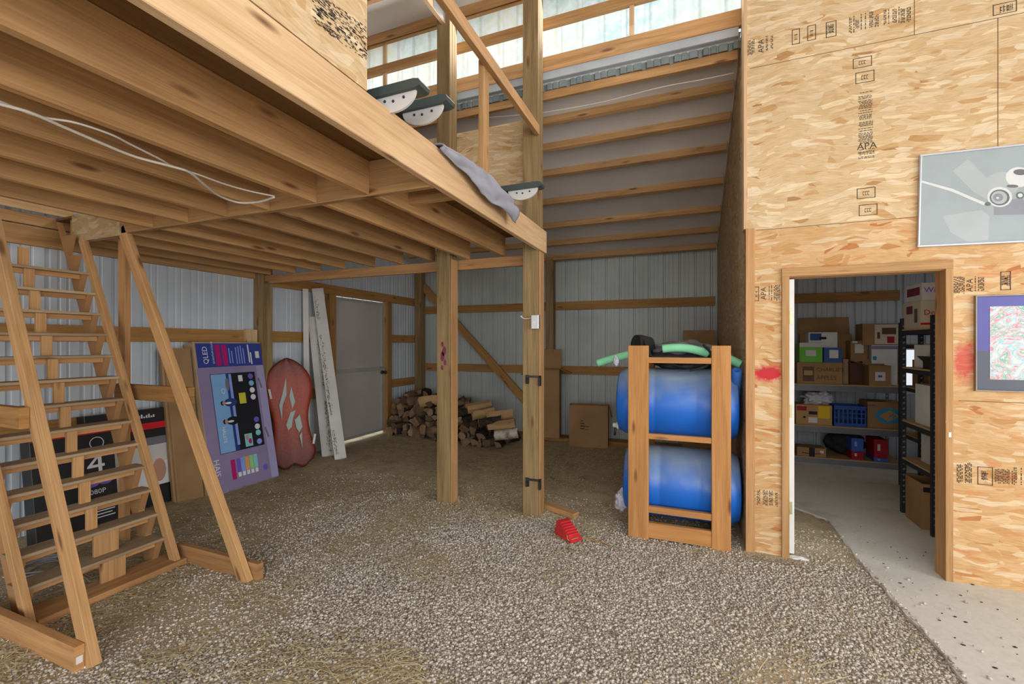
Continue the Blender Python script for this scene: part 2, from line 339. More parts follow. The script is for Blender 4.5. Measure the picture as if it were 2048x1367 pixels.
# ------------------------------------------------------------------ geometry helpers
def newbm():
    bm = bmesh.new(); bm.loops.layers.uv.new('UVMap'); return bm
def box_axes(bm, o, e1, e2, e3, l, w, h, mi=0, bev=0.0, uvo=None):
    """box starting at o; e1 is the long axis (grain). centred on nothing"""
    uvl = bm.loops.layers.uv.active
    if uvo is None: uvo = (R.uniform(0, 40), R.uniform(0, 40))
    b = min(bev, w * 0.3, h * 0.3, l * 0.3)
    def ring(x, s):
        if b <= 0: pts = [(0, 0), (w, 0), (w, h), (0, h)]
        else: pts = [(b, 0), (w - b, 0), (w, b), (w, h - b), (w - b, h), (b, h), (0, h - b), (0, b)]
        if s and b > 0: pts = [(min(max(p, b), w - b), min(max(q, b), h - b)) for p, q in pts]
        return [(x, p, q) for p, q in pts]
    rings = [ring(0, False), ring(l, False)]
    vv = []
    for rg in rings:
        vv.append([(bm.verts.new(o + e1 * a + e2 * c + e3 * d), (a, c, d)) for a, c, d in rg])
    n = len(rings[0]); flip = e1.cross(e2).dot(e3) < 0
    def face(q, ends):
        q = list(reversed(q)) if flip else q
        try: f = bm.faces.new([x[0] for x in q])
        except ValueError: return
        f.material_index = mi
        for lp, x in zip(f.loops, q):
            a, c, d = x[1]
            lp[uvl].uv = (c * 0.15 + uvo[0], d + uvo[1]) if ends else (a + uvo[0], c * 1.0 + d * 1.0 + uvo[1])
    for i in range(n):
        j = (i + 1) % n
        face([vv[0][j], vv[0][i], vv[1][i], vv[1][j]][::-1] if False else [vv[0][i], vv[0][j], vv[1][j], vv[1][i]][::-1], False)
    face(vv[0][::-1] if False else vv[0][:][::-1], True)
    face(vv[1], True)
X, Y, Z = Vector((1, 0, 0)), Vector((0, 1, 0)), Vector((0, 0, 1))
def box(bm, lo, hi, mi=0, bev=0.0, long=None):
    lo = Vector(lo); hi = Vector(hi); s = hi - lo
    k = long if long is not None else max(range(3), key=lambda i: s[i])
    ax = [X, Y, Z]; i, j = [q for q in range(3) if q != k]
    box_axes(bm, lo, ax[k], ax[i], ax[j], s[k], s[i], s[j], mi, bev)
def beam(bm, p0, p1, w, h, up=Z, mi=0, bev=0.002):
    """timber with centre line p0-p1, w across, h along up"""
    p0 = Vector(p0); p1 = Vector(p1); e1 = (p1 - p0); l = e1.length; e1.normalize()
    e2 = e1.cross(Vector(up)).normalized(); e3 = e2.cross(e1).normalized()
    box_axes(bm, p0 - e2 * w / 2 - e3 * h / 2, e1, e2, e3, l, w, h, mi, bev)
def quad(bm, pts, mi=0, uvs=None):
    uvl = bm.loops.layers.uv.active
    f = bm.faces.new([bm.verts.new(Vector(p)) for p in pts]); f.material_index = mi
    if uvs:
        for lp, q in zip(f.loops, uvs): lp[uvl].uv = q
    return f
def tube(bm, pts, r, seg=8, mi=0, caps=True, taper=None):
    pts = [Vector(p) for p in pts]; rings = []; prev = None
    for i, p in enumerate(pts):
        d = (pts[min(i + 1, len(pts) - 1)] - pts[max(i - 1, 0)]).normalized()
        a = prev if prev is not None else (Z if abs(d.z) < 0.9 else X)
        s = d.cross(a).normalized(); q = s.cross(d).normalized(); prev = q
        rr = r if taper is None else r * taper(i / (len(pts) - 1))
        rings.append([bm.verts.new(p + (s * math.cos(t) + q * math.sin(t)) * rr) for t in [2 * math.pi * k / seg for k in range(seg)]])
    for a, b in zip(rings, rings[1:]):
        for k in range(seg):
            f = bm.faces.new([a[k], a[(k + 1) % seg], b[(k + 1) % seg], b[k]]); f.material_index = mi; f.smooth = True
    if caps:
        bm.faces.new(rings[0][::-1]).material_index = mi; bm.faces.new(rings[-1]).material_index = mi
def spline(pts, n=8):
    pts = [Vector(p) for p in pts]; out = []
    for i in range(len(pts) - 1):
        a = pts[max(i - 1, 0)]; b = pts[i]; c = pts[i + 1]; d = pts[min(i + 2, len(pts) - 1)]
        for k in range(n):
            t = k / n
            out.append(0.5 * ((2 * b) + (c - a) * t + (2 * a - 5 * b + 4 * c - d) * t * t + (3 * b - a - 3 * c + d) * t ** 3))
    out.append(pts[-1]); return out
def lathe(bm, prof, c, ax, seg=40, mi=0, smooth=True):
    """prof: list of (along, radius)"""
    c = Vector(c); ax = Vector(ax).normalized(); s = ax.cross(Z if abs(ax.z) < 0.9 else X).normalized(); q = s.cross(ax)
    rings = [[bm.verts.new(c + ax * a + (s * math.cos(2 * math.pi * k / seg) + q * math.sin(2 * math.pi * k / seg)) * max(r, 1e-4)) for k in range(seg)] for a, r in prof]
    for a, b in zip(rings, rings[1:]):
        for k in range(seg):
            f = bm.faces.new([a[k], a[(k + 1) % seg], b[(k + 1) % seg], b[k]]); f.material_index = mi; f.smooth = smooth
    bm.faces.new(rings[0][::-1]).material_index = mi; bm.faces.new(rings[-1]).material_index = mi
def prism(bm, outline, depth, origin, ex, ey, mi=0, mi_side=None):
    """extrude a 2-D outline (counter-clockwise in ex, ey) along ex x ey by depth"""
    ex = Vector(ex).normalized(); ey = Vector(ey).normalized(); n = ex.cross(ey).normalized(); o = Vector(origin)
    a = [bm.verts.new(o + ex * x + ey * y) for x, y in outline]; b = [bm.verts.new(o + ex * x + ey * y + n * depth) for x, y in outline]
    bm.faces.new(a[::-1]).material_index = mi if mi_side is None else mi_side
    bm.faces.new(b).material_index = mi
    k = len(a); uvl = bm.loops.layers.uv.active; off = R.uniform(0, 20)
    for i in range(k):
        bm.faces.new([a[i], a[(i + 1) % k], b[(i + 1) % k], b[i]]).material_index = mi if mi_side is None else mi_side
    for f in bm.faces:
        if all(v in a or v in b for v in f.verts) if k < 40 else False:
            for lp in f.loops:
                d = lp.vert.co - o; lp[uvl].uv = (d.dot(ey) + off, d.dot(ex) + off)

_txt = {}
def text_bm(bm, s, org, ex, ey, size, mi=0, lift=0.0015, align='LEFT'):
    cu = bpy.data.curves.new('t', 'FONT'); cu.body = s; cu.size = 1.0; cu.align_x = align; cu.resolution_u = 2
    o = bpy.data.objects.new('t', cu)
    me = bpy.data.meshes.new_from_object(o)
    ex = Vector(ex).normalized(); ey = Vector(ey).normalized(); n = ex.cross(ey); org = Vector(org)
    vs_ = [bm.verts.new(org + (ex * v.co.x + ey * v.co.y) * size + n * lift) for v in me.vertices]
    for p in me.polygons:
        try: bm.faces.new([vs_[i] for i in p.vertices]).material_index = mi
        except ValueError: pass
    bpy.data.objects.remove(o); bpy.data.curves.remove(cu); bpy.data.meshes.remove(me)

def ploc(o):
    v = Vector((0, 0, 0))
    while o is not None: v = v + o.location; o = o.parent
    return v
def emit(name, bm, mats, parent=None, loc=None, local=False, rot=None):
    """loc: origin in world; bm in world coordinates unless local"""
    if not isinstance(mats, (list, tuple)): mats = [mats]
    me = bpy.data.meshes.new(name)
    if not local:
        base = Vector(loc) if loc is not None else (ploc(parent) if parent is not None else Vector((0, 0, 0)))
        bmesh.ops.translate(bm, verts=bm.verts, vec=-base)
    bm.to_mesh(me); bm.free()
    for m in mats: me.materials.append(m if not isinstance(m, str) else M[m])
    o = bpy.data.objects.new(name, me); COL.objects.link(o)
    if parent is not None:
        o.parent = parent
        o.location = (Vector(loc) - ploc(parent)) if (loc is not None and not local) else (Vector(loc) if loc is not None else Vector((0, 0, 0)))
    elif loc is not None: o.location = loc
    if rot is not None: o.rotation_euler = rot
    return o
def tag(o, label=None, cat=None, group=None, kind=None):
    if label: o['label'] = label
    if cat: o['category'] = cat
    if group: o['group'] = group
    if kind: o['kind'] = kind
    return o
def thing(name, label, cat, loc=(0, 0, 0), rotz=0.0, group=None):
    o = bpy.data.objects.new(name, None); COL.objects.link(o); o.location = loc; o.rotation_euler = (0, 0, rotz)
    return tag(o, label, cat, group)
def part_box(name, parent, lo, hi, mat, bev=0.002, long=None, wloc=True):
    bm = newbm(); box(bm, lo, hi, 0, bev, long); return emit(name, bm, mat, parent)
def part_beam(name, parent, p0, p1, w, h, mat, up=Z, bev=0.002):
    bm = newbm(); beam(bm, p0, p1, w, h, up, 0, bev); return emit(name, bm, mat, parent)
def struct(name, bm, mat, **k): return tag(emit(name, bm, mat, **k), kind='structure')
def copy_tree(o, parent=None):
    c = o.copy(); COL.objects.link(c)
    if parent is not None: c.parent = parent
    for ch in [q for q in COL.objects if q.parent == o]: copy_tree(ch, c)
    return c

# ------------------------------------------------------------------ ground
XL, YB, YW, XP = -4.98, 7.47, 3.74, 0.385   # left wall, back wall, strand board wall front, side partition
def sst(a, b, x):
    t = min(1, max(0, (x - a) / (b - a))); return t * t * (3 - 2 * t)
def gz(x, y):
    z = -0.07 * sst(4.3, 7.0, y) * sst(-4.7, -3.0, x) * (1 - sst(XP - 0.1, XP + 0.3, x))
    z += 0.012 * noise.noise(Vector((x * 1.3, y * 1.3, 0))) + 0.006 * noise.noise(Vector((x * 5, y * 5, 2)))
    return z
EDGE = [P(1655, 1040, 'z', 0), P(1722, 1128, 'z', 0), P(1792, 1208, 'z', 0), P(1866, 1288, 'z', 0), P(1928, 1367, 'z', 0)]
EDGE = [(e.x, e.y) for e in EDGE]
e0, e4 = EDGE[0], EDGE[-1]
EDGE = [(0.70, 7.4), (0.78, 5.6), (0.82, 5.0)] + [e for e in EDGE] + [(e4[0] + (e4[0] - EDGE[-2][0]) * 6, e4[1] - (EDGE[-2][1] - e4[1]) * 6)]
def edge_x(y):
    for (x0, y0), (x1, y1) in zip(EDGE, EDGE[1:]):
        if y1 <= y <= y0: return x0 + (x1 - x0) * (y0 - y) / (y0 - y1)
    return EDGE[0][0] if y > EDGE[0][1] else EDGE[-1][0]
def gravel_amount(x, y):
    # the pale gravel lies in the middle and front, straw-covered dirt to the rear and the left
    g = 1 - sst(3.3, 4.3, y - 0.05 * x)
    g *= sst(-4.4, -0.8, x + 0.15 * (y - 2))
    g *= 0.80 + 0.9 * noise.noise(Vector((x * 1.5, y * 1.5, 11)))
    return min(1.0, max(g, 0.0))
def build_ground():
    xs = np.concatenate([np.arange(-12, -5.2, 0.8), np.arange(-5.2, 3.2, 0.06), np.arange(3.2, 12, 0.8)])
    ys = np.concatenate([np.arange(-14, -0.6, 0.8), np.arange(-0.6, 7.8, 0.06), np.arange(7.8, 16, 0.8)])
    nx, ny = len(xs), len(ys); co = np.zeros((ny, nx, 3)); g = np.zeros((ny, nx))
    for j, y in enumerate(ys):
        ex = edge_x(y)
        for i, x in enumerate(xs):
            z = gz(x, y)
            if x > ex + 0.05 and y < 7.5: z = -0.06
            elif x > ex - 0.05: z = min(z, 0.0)
            co[j, i] = (x, y, z); g[j, i] = gravel_amount(x, y)
    idx = np.arange(nx * ny).reshape(ny, nx)
    f = np.stack([idx[:-1, :-1], idx[:-1, 1:], idx[1:, 1:], idx[1:, :-1]], -1).reshape(-1, 4)
    me = bpy.data.meshes.new('floor'); me.from_pydata(co.reshape(-1, 3).tolist(), [], f.tolist())
    a = me.attributes.new('gravel', 'FLOAT', 'POINT'); a.data.foreach_set('value', g.reshape(-1).astype(np.float32))
    me.polygons.foreach_set('use_smooth', [True] * len(me.polygons))
    me.materials.append(M['ground']); o = bpy.data.objects.new('floor', me); COL.objects.link(o)
    tag(o, 'dirt and gravel barn floor with scattered straw', kind='structure')
build_ground()

bm = newbm()
pts = []
for (x0, y0), (x1, y1) in zip(EDGE, EDGE[1:]):
    n = max(2, int(math.hypot(x1 - x0, y1 - y0) / 0.06))
    for k in range(n):
        t = k / n; w = 0.018 * noise.noise(Vector(((x0 + (x1 - x0) * t) * 9, (y0 + (y1 - y0) * t) * 9, 3)))
        pts.append((x0 + (x1 - x0) * t + w, y0 + (y1 - y0) * t + w * 0.4))
pts.append(EDGE[-1])
top = [(p[0], p[1]) for p in pts]
uvl = bm.loops.layers.uv.active
for (x0, y0), (x1, y1) in zip(top, top[1:]):
    quad(bm, [(x0, y0, 0.012), (x1, y1, 0.012), (7.0, y1, 0.012), (7.0, y0, 0.012)])
    quad(bm, [(x0, y0, 0.012), (x0, y0, -0.09), (x1, y1, -0.09), (x1, y1, 0.012)])
bmesh.ops.remove_doubles(bm, verts=bm.verts, dist=0.0005)
struct('floor_concrete', bm, 'concrete')

# ------------------------------------------------------------------ loose gravel and straw
def build_stones():
    rs = np.random.RandomState(3)
    bm = bmesh.new(); bmesh.ops.create_icosphere(bm, subdivisions=1, radius=1.0)
    bv = np.array([v.co[:] for v in bm.verts]); bf = np.array([[v.index for v in f.verts] for f in bm.faces]); bm.free()
    pos = []; siz = []
    n = 0
    while n < 90000:
        # denser towards the viewer
        y = 0.5 + 3.9 * rs.rand() ** 1.25; x = -4.3 + 6.5 * rs.rand()
        if x > edge_x(y) + (0.02 if rs.rand() < 0.985 else 0.5): continue
        if y > 3.60 and x > XP - 0.03 and not (0.72 < x < 1.5): continue
        if rs.rand() > gravel_amount(x, y) * 1.1 + 0.16 * sst(-4.4, -3.0, x): continue
        # outside the picture
        fwd = -x * SN + y * CS; lat = x * CS + y * SN
        if fwd < 0.6 or abs(lat / fwd) > 1.25: continue
        s = 0.0036 + 0.0065 * rs.rand() ** 2.4
        z = 0.016 if x > edge_x(y) else gz(x, y)
        pos.append((x, y, z + s * 0.25)); siz.append(s); n += 1
    N = len(pos); pos = np.array(pos); siz = np.array(siz)
    ang = rs.rand(N) * 6.283; sc = np.stack([siz * (0.8 + 0.7 * rs.rand(N)), siz * (0.7 + 0.4 * rs.rand(N)), siz * (0.5 + 0.35 * rs.rand(N))], -1)
    jit = 1 + 0.28 * (rs.rand(N, len(bv)) - 0.5)
    v = bv[None] * jit[..., None] * sc[:, None, :]
    c, s_ = np.cos(ang)[:, None], np.sin(ang)[:, None]
    vx = v[..., 0] * c - v[..., 1] * s_; vy = v[..., 0] * s_ + v[..., 1] * c
    v = np.stack([vx, vy, v[..., 2]], -1) + pos[:, None, :]
    f = (bf[None] + (np.arange(N) * len(bv))[:, None, None]).reshape(-1, 3)
    me = bpy.data.meshes.new('loose_gravel')
    me.vertices.add(N * len(bv)); me.vertices.foreach_set('co', v.reshape(-1).astype(np.float32))
    me.loops.add(len(f) * 3); me.loops.foreach_set('vertex_index', f.reshape(-1).astype(np.int32))
    me.polygons.add(len(f)); me.polygons.foreach_set('loop_start', np.arange(0, len(f) * 3, 3, dtype=np.int32))
    uv = me.uv_layers.new(name='UVMap'); r = rs.rand(N)
    uvv = np.repeat(r, len(bf) * 3); uv.data.foreach_set('uv', np.stack([uvv, uvv], -1).reshape(-1).astype(np.float32))
    me.update(calc_edges=True); me.materials.append(M['stone'])
    o = bpy.data.objects.new('loose_gravel', me); COL.objects.link(o)
    tag(o, 'pale grey and tan gravel spread over the barn floor', 'gravel', kind='stuff')
build_stones()
def build_straw():
    rs = np.random.RandomState(5); V = []; Fc = []; UV = []
    n = 0
    while n < 24000:
        y = 0.8 + 6.0 * rs.rand() ** 1.3; x = -4.8 + 6.3 * rs.rand()
        if x > min(edge_x(y) - 0.05, 1.6) or (y > 3.5 and x > XP - 0.1): continue
        g = gravel_amount(x, y)
        if noise.noise(Vector((x * 1.6, y * 1.6, 7))) < -0.2 + 0.40 * g + 0.3 * (rs.rand() - 0.5): continue
        if rs.rand() < 0.85 * g or rs.rand() < 0.75 * sst(-1.4, 0.2, x): continue
        L = 0.03 + 0.15 * rs.rand() ** 2.5; a = rs.normal(0.75, 0.6); w = 0.0014 + 0.0014 * rs.rand()
        z = gz(x, y) + 0.006 + 0.008 * rs.rand(); dx, dy = math.cos(a), math.sin(a); cur = rs.normal(0, 0.03)
        b = len(V)
        for k in range(4):
            t = k / 3 - 0.5; px = x + dx * L * t - dy * cur * L * (t * t * 4 - 1) ; py = y + dy * L * t + dx * cur * L * (t * t * 4 - 1)
            pz = z + 0.008 * (1 - 4 * t * t) * rs.rand()
            V += [(px - dy * w, py + dx * w, pz), (px + dy * w, py - dx * w, pz)]
        r = rs.rand()
        for k in range(3): Fc.append((b + 2 * k, b + 2 * k + 1, b + 2 * k + 3, b + 2 * k + 2)); UV += [r, r] * 4
        n += 1
    me = bpy.data.meshes.new('scattered_straw'); me.from_pydata(V, [], Fc)
    uv = me.uv_layers.new(name='UVMap'); uv.data.foreach_set('uv', UV); me.materials.append(M['straw'])
    o = bpy.data.objects.new('scattered_straw', me); COL.objects.link(o)
    tag(o, 'dry yellow straw scattered over the dirt floor', 'straw', kind='stuff')
build_straw()

# ------------------------------------------------------------------ corrugated walls
def corrugated(bm, a, b, z0, z1, out, pitch=0.229, depth=0.022, mi=0, rib=0.032, minor=True, z1b=None):
    """sheet from a to b (xy), ribs pushed to the outside (a groove as seen from indoors)"""
    a = Vector((a[0], a[1], 0)); b = Vector((b[0], b[1], 0)); L = (b - a).length; d = (b - a).normalized(); o = Vector((out[0], out[1], 0))
    prof = []; x = 0.0
    while x < L:
        prof += [(x, 0), (x + rib * 0.3, depth), (x + rib * 0.9, depth), (x + rib * 1.2, 0)]
        if minor:
            for q in (0.36, 0.62): prof += [(x + pitch * q, 0), (x + pitch * q + 0.006, 0.005), (x + pitch * q + 0.018, 0.005), (x + pitch * q + 0.024, 0)]
        x += pitch
    prof = [(min(p, L), q) for p, q in prof if p <= L] + [(L, 0)]
    rows = []
    for p, q in prof:
        zz = z1 if z1b is None else z1 + (z1b - z1) * p / L
        c = a + d * p + o * q; rows.append((bm.verts.new(c + Z * z0), bm.verts.new(c + Z * zz)))
    for (p0, p1), (q0, q1) in zip(rows, rows[1:]):
        f = bm.faces.new([p0, q0, q1, p1]); f.material_index = mi

ROOF_B, ROOF_A = 0.30, 3.02 + 0.30 * YB      # lean-to roof plane z = A - B y
def lean_z(y): return ROOF_A - ROOF_B * y
def main_z(y): return 4.90 + 0.30 * (4.05 - y)

# back wall
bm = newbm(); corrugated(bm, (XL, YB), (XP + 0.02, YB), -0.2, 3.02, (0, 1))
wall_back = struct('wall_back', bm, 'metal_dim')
wall_back['label'] = 'grey ribbed sheet metal wall at the back of the barn'
GI = 0.04   # girt thickness inside the sheet
for z0, z1 in ((2.13, 2.27), (1.03, 1.17)):
    part_box('wall_girt', wall_back, (XL, YB - GI, z0), (XP - 0.03, YB - 0.001, z1), 'wood_dark')
part_box('skirt_board', wall_back, (-2.95, YB - 0.30, -0.16), (XP - 0.03, YB - 0.04, -0.01), 'wood_dark')
pc = P(1101, 600, 'y', YB - 0.12); part_box('wall_post', wall_back, (pc.x - 0.065, YB - 0.18, -0.15), (pc.x + 0.065, YB - 0.04, 3.0), 'treated')
part_box('corner_post', wall_back, (XL + 0.04, YB - 0.18, -0.1), (XL + 0.18, YB - 0.04, 3.0), 'treated')
a = P(846, 572, 'y', YB - 0.075); b = P(1050, 800, 'y', YB - 0.075)
part_beam('diagonal_brace', wall_back, a, b, 0.04, 0.14, 'wood_dark', up=Y.cross((b - a).normalized()))

# left wall
DY0, DY1 = P(664, 700, 'x', XL + 0.02).y, P(768, 700, 'x', XL + 0.02).y
DZ0, DZ1 = 0.02, 2.27
bm = newbm()
corrugated(bm, (XL, -4.8), (XL, -0.3), -0.05, 4.88, (-1, 0), z1b=6.2); corrugated(bm, (XL, -0.3), (XL, DY0), -0.05, 6.2, (-1, 0), z1b=4.36)
corrugated(bm, (XL, DY1), (XL, YB), -0.2, 3.2, (-1, 0))
corrugated(bm, (XL, DY0), (XL, DY1), DZ1, 4.6, (-1, 0))
wall_left = struct('wall_left', bm, 'metal_wall')
wall_left['label'] = 'pale blue grey ribbed sheet metal wall with exposed girts'
PW = 3.98
for y0, y1, z0, z1, nm in ((-1.5, PW - 0.09, 1.57, 1.71, 'wall_girt'), (-1.5, PW - 0.09, 0.77, 0.91, 'wall_girt'),
                       (PW + 0.07, DY0 - 0.12, 1.57, 1.71, 'wall_girt'), (PW + 0.07, DY0 - 0.12, 0.77, 0.91, 'wall_girt'),
                       (DY1 + 0.1, YB - 0.2, 1.57, 1.71, 'wall_girt'), (DY1 + 0.1, YB - 0.2, 0.77, 0.91, 'wall_girt'),
                       (-1.5, PW - 0.09, 2.345, 2.50, 'wall_plate'), (PW + 0.07, YB - 0.18, 2.28, 2.42, 'wall_plate'), (-1.5, 2.15, 2.51, 2.60, 'wall_plate')):
    part_box(nm, wall_left, (XL + 0.001, y0, z0), (XL + GI, y1, z1), 'wood_dark' if z0 < 2.3 else 'wood')
part_box('girt_end_block', wall_left, (XL + GI, PW - 0.24, 1.55), (XL + 0.09, PW - 0.10, 1.72), 'wood_pale')
part_box('wall_post', wall_left, (XL + 0.001, PW - 0.085, -0.1), (XL + 0.15, PW + 0.065, 3.9), 'treated')
for y in (DY0 - 0.12, DY1):
    part_box('door_post', wall_left, (XL + 0.001, y, -0.05), (XL + 0.10, y + 0.12, 2.28), 'wood_dark')
part_box('loft_wall_panel', wall_left, (XL + 0.045, -1.5, 2.62), (XL + 0.06, 2.15, 3.9), 'wood_pale', 0)

# the side door: dull panel in a light metal frame, daylight at its edges
D = tag(bpy.data.objects.new('door_1', None), 'grey framed metal door in the side wall with daylight at its edges', kind='structure')
COL.objects.link(D); D.location = (XL + 0.03, (DY0 + DY1) / 2, DZ0)
y0, y1 = DY0 + 0.004, DY1 - 0.03; xd = XL + 0.02
M['doorgrey'] = plain('grey_door_sheet', (0.50, 0.475, 0.45), 0.4, 0.0, 0.15, 1.0)
M['doorframe'] = plain('door_frame_metal', (0.48, 0.47, 0.43), 0.4, 0.3, 0.15)
part_box('door_panel', D, (xd - 0.01, y0 + 0.02, DZ0 + 0.05), (xd + 0.01, y1 - 0.03, DZ1 - 0.02), 'doorgrey', 0)
bm = newbm()
box(bm, (xd - 0.015, y1 - 0.06, DZ0 + 0.03), (xd + 0.03, y1 - 0.0, DZ1 - 0.01)); box(bm, (xd - 0.015, y0, DZ0 + 0.03), (xd + 0.03, y0 + 0.05, DZ1 - 0.01))
box(bm, (xd - 0.015, y0, DZ1 - 0.06), (xd + 0.029, y1, DZ1 - 0.012)); box(bm, (xd - 0.015, y0, DZ0 + 0.035), (xd + 0.029, y1, DZ0 + 0.07))
emit('door_frame', bm, 'doorframe', D)
part_box('door_rail', D, (xd, y0 + 0.04, 1.10), (xd + 0.028, y1 - 0.05, 1.155), 'doorframe')
bm = newbm(); lathe(bm, [(0, 0.03), (0.02, 0.03), (0.025, 0.012), (0.055, 0.012), (0.06, 0.028), (0.085, 0.03), (0.095, 0.015)], (xd + 0.03, y1 - 0.07, 1.06), (1, 0, 0), 20)
emit('door_knob', bm, 'iron', D)
bm = newbm(); beam(bm, (xd + 0.05, y1 - 0.03, 1.145), (xd + 0.05, y1 - 0.17, 1.15), 0.018, 0.02); emit('door_latch', bm, 'steel', D)

# ------------------------------------------------------------------ lean-to roof (ceiling)
Y0R = 4.06
bm = newbm()
for x0, x1 in ((XL, XP), (XP + 0.1, 5.5)):
    quad(bm, [(x0, Y0R, lean_z(Y0R)), (x1, Y0R, lean_z(Y0R)), (x1, YB, lean_z(YB)), (x0, YB, lean_z(YB))][::-1])
    quad(bm, [(x0, Y0R, lean_z(Y0R) + 0.05), (x1, Y0R, lean_z(Y0R) + 0.05), (x1, YB + 0.3, lean_z(YB + 0.3) + 0.05), (x0, YB + 0.3, lean_z(YB + 0.3) + 0.05)])
ceil_lean = struct('ceiling_lean_to', bm, 'foil'); ceil_lean['label'] = 'sloping lean-to ceiling of grey brown insulation between purlins'
A_ = ROOF_A - 1.55
for i, y in enumerate((7.33, 6.86, 6.36, 5.80, 5.24, 4.82, 4.46)):
    z = lean_z(y); L1 = XP - 0.02; rr = 0.012 * R.uniform(-1, 1)
    part_beam('purlin', ceil_lean, (XL + 0.2, y, z - 0.048), (L1, y + rr, z - 0.048), 0.045, 0.088, 'wood', up=(0, ROOF_B, 1))
# upper header, flashing and the closure sheet under the clerestory
part_beam('purlin', ceil_lean, (XL + 0.2, 4.125, 3.945), (XP - 0.02, 4.125, 3.945), 0.04, 0.085, 'wood')
bm = newbm()
x = XL
prof = []
while x < XP:
    prof += [(x, 0), (x + 0.012, 0.022), (x + 0.036, 0.022), (x + 0.048, 0)]
    for q in (0.083, 0.143): prof += [(x + q, 0), (x + q + 0.006, 0.006), (x + q + 0.018, 0.006), (x + q + 0.024, 0)]
    x += 0.229
rows = [(bm.verts.new((p, 4.078 + q, 3.975)), bm.verts.new((p, 4.078 + q, 4.045))) for p, q in prof]
for (a0, a1), (b0, b1) in zip(rows, rows[1:]): bm.faces.new([a0, b0, b1, a1])
emit('closure_sheet', bm, 'galv', ceil_lean)
bm = newbm(); box(bm, (XL, 4.020, 4.042), (XP - 0.02, 4.026, 4.114)); box(bm, (XL, 4.0265, 4.040), (XP - 0.02, 4.075, 4.044)); box(bm, (XL, 4.08, 4.03), (XP - 0.02, 4.09, 4.13))
emit('flashing', bm, 'flashing', ceil_lean)

# ------------------------------------------------------------------ clerestory of translucent sheets
YC = 4.06
bm = newbm(); corrugated(bm, (XL, YC), (5.2, YC), 4.13, 4.95, (0, 1), pitch=0.20, depth=0.03, rib=0.05, minor=False)
win = struct('window_1', bm, 'fibre'); win['label'] = 'translucent ribbed fibreglass strip above the lean-to roof'
for z0, z1, mt in ((4.115, 4.255, 'wood'), (4.53, 4.62, 'wood'), (4.855, 4.935, 'wood')):
    part_box('girt', win, (XL + 0.05, YC - 0.045, z0), (5.0, YC - 0.001, z1), mt)
for u in (772, 1264):
    q = P(u, 80, 'y', YC); part_box('mullion', win, (q.x - 0.02, YC - 0.03, 4.25), (q.x + 0.02, YC - 0.001, 4.86), 'wood_pale')

# ------------------------------------------------------------------ main roof
bm = newbm()
YR = -0.3; zr = main_z(YR)
quad(bm, [(XL, 4.3, main_z(4.3)), (5.6, 4.3, main_z(4.3)), (5.6, YR, zr), (XL, YR, zr)])
quad(bm, [(XL, YR, zr), (5.6, YR, zr), (5.6, -4.8, zr - 1.35), (XL, -4.8, zr - 1.35)])
ceil_main = struct('ceiling', bm, 'roofwhite'); ceil_main['label'] = 'high white insulated roof with wooden purlins'
for k in range(12):
    y = 3.96 - k * 0.36
    part_beam('purlin', ceil_main, (XL + 0.05, y, main_z(y) - 0.05), (5.4, y, main_z(y) - 0.05), 0.04, 0.09, 'wood', up=(0, 0.3, 1))
# truss chord ending on the post, with its nail plate
part_box('truss_chord', ceil_main, (-2.25, 1.0, 4.66), (-2.21, 3.78, 4.80), 'wood_pale')
part_box('nail_plate', ceil_main, (-2.209, 3.56, 4.67), (-2.206, 3.76, 4.79), 'steel', 0)

# ------------------------------------------------------------------ strand board walls
DX0, DX1 = P(1578, 700, 'y', YW).x, P(1889, 700, 'y', YW).x      # inner opening
DH = 2.03
ZT = 5.1
ZMID = P(1600, 453, 'y', YW).z
def osb_panel(bm, o, ex, w, h, t):
    ex = Vector(ex); n = ex.cross(Z)
    box_axes(bm, Vector(o), ex, Z, n, w, h, t, 0, 0, (R.uniform(0, 9), R.uniform(0, 9)))
def osb_quad(bm, x0, x1, z0, z1, y, off, mi=0):
    for yy, fl in ((y, False), (y + 0.02, True)):
        q = [(x0, yy, z0), (x1, yy, z0), (x1, yy, z1), (x0, yy, z1)]; uv = [(p[0] + off, p[2] + off * 1.3) for p in q]
        if fl: q.reverse(); uv.reverse()
        quad(bm, q, mi, uv)
bm = newbm()
osb_quad(bm, XP + 0.012, DX0 - 0.012, -0.05, DH + 0.03, YW, 0, 1); osb_quad(bm, XP + 0.012, 5.2, DH + 0.03, ZMID, YW, 5.3, 1); osb_quad(bm, XP + 0.012, 5.2, ZMID, ZT, YW, 3.1)
osb_quad(bm, DX1 + 0.012, 5.2, -0.02, DH + 0.03, YW, 6.7, 1)
# thickness round the opening and at the free corner
for q in ([(XP + 0.012, YW, -0.05), (XP + 0.012, YW, ZT), (XP + 0.012, YW + 0.02, ZT), (XP + 0.012, YW + 0.02, -0.05)],): quad(bm, q, 0, [(0, 0), (0, 5), (0.02, 5), (0.02, 0)])
wall_front = struct('wall_front', bm, ['osb', 'osb_warm']); wall_front['label'] = 'tall strand board wall with grade stamps and a doorway'
for zz in (0,):
    part_box('stud', wall_front, (XP + 0.012, YW + 0.021, 0), (XP + 0.05, YW + 0.11, 4.0), 'wood_red')
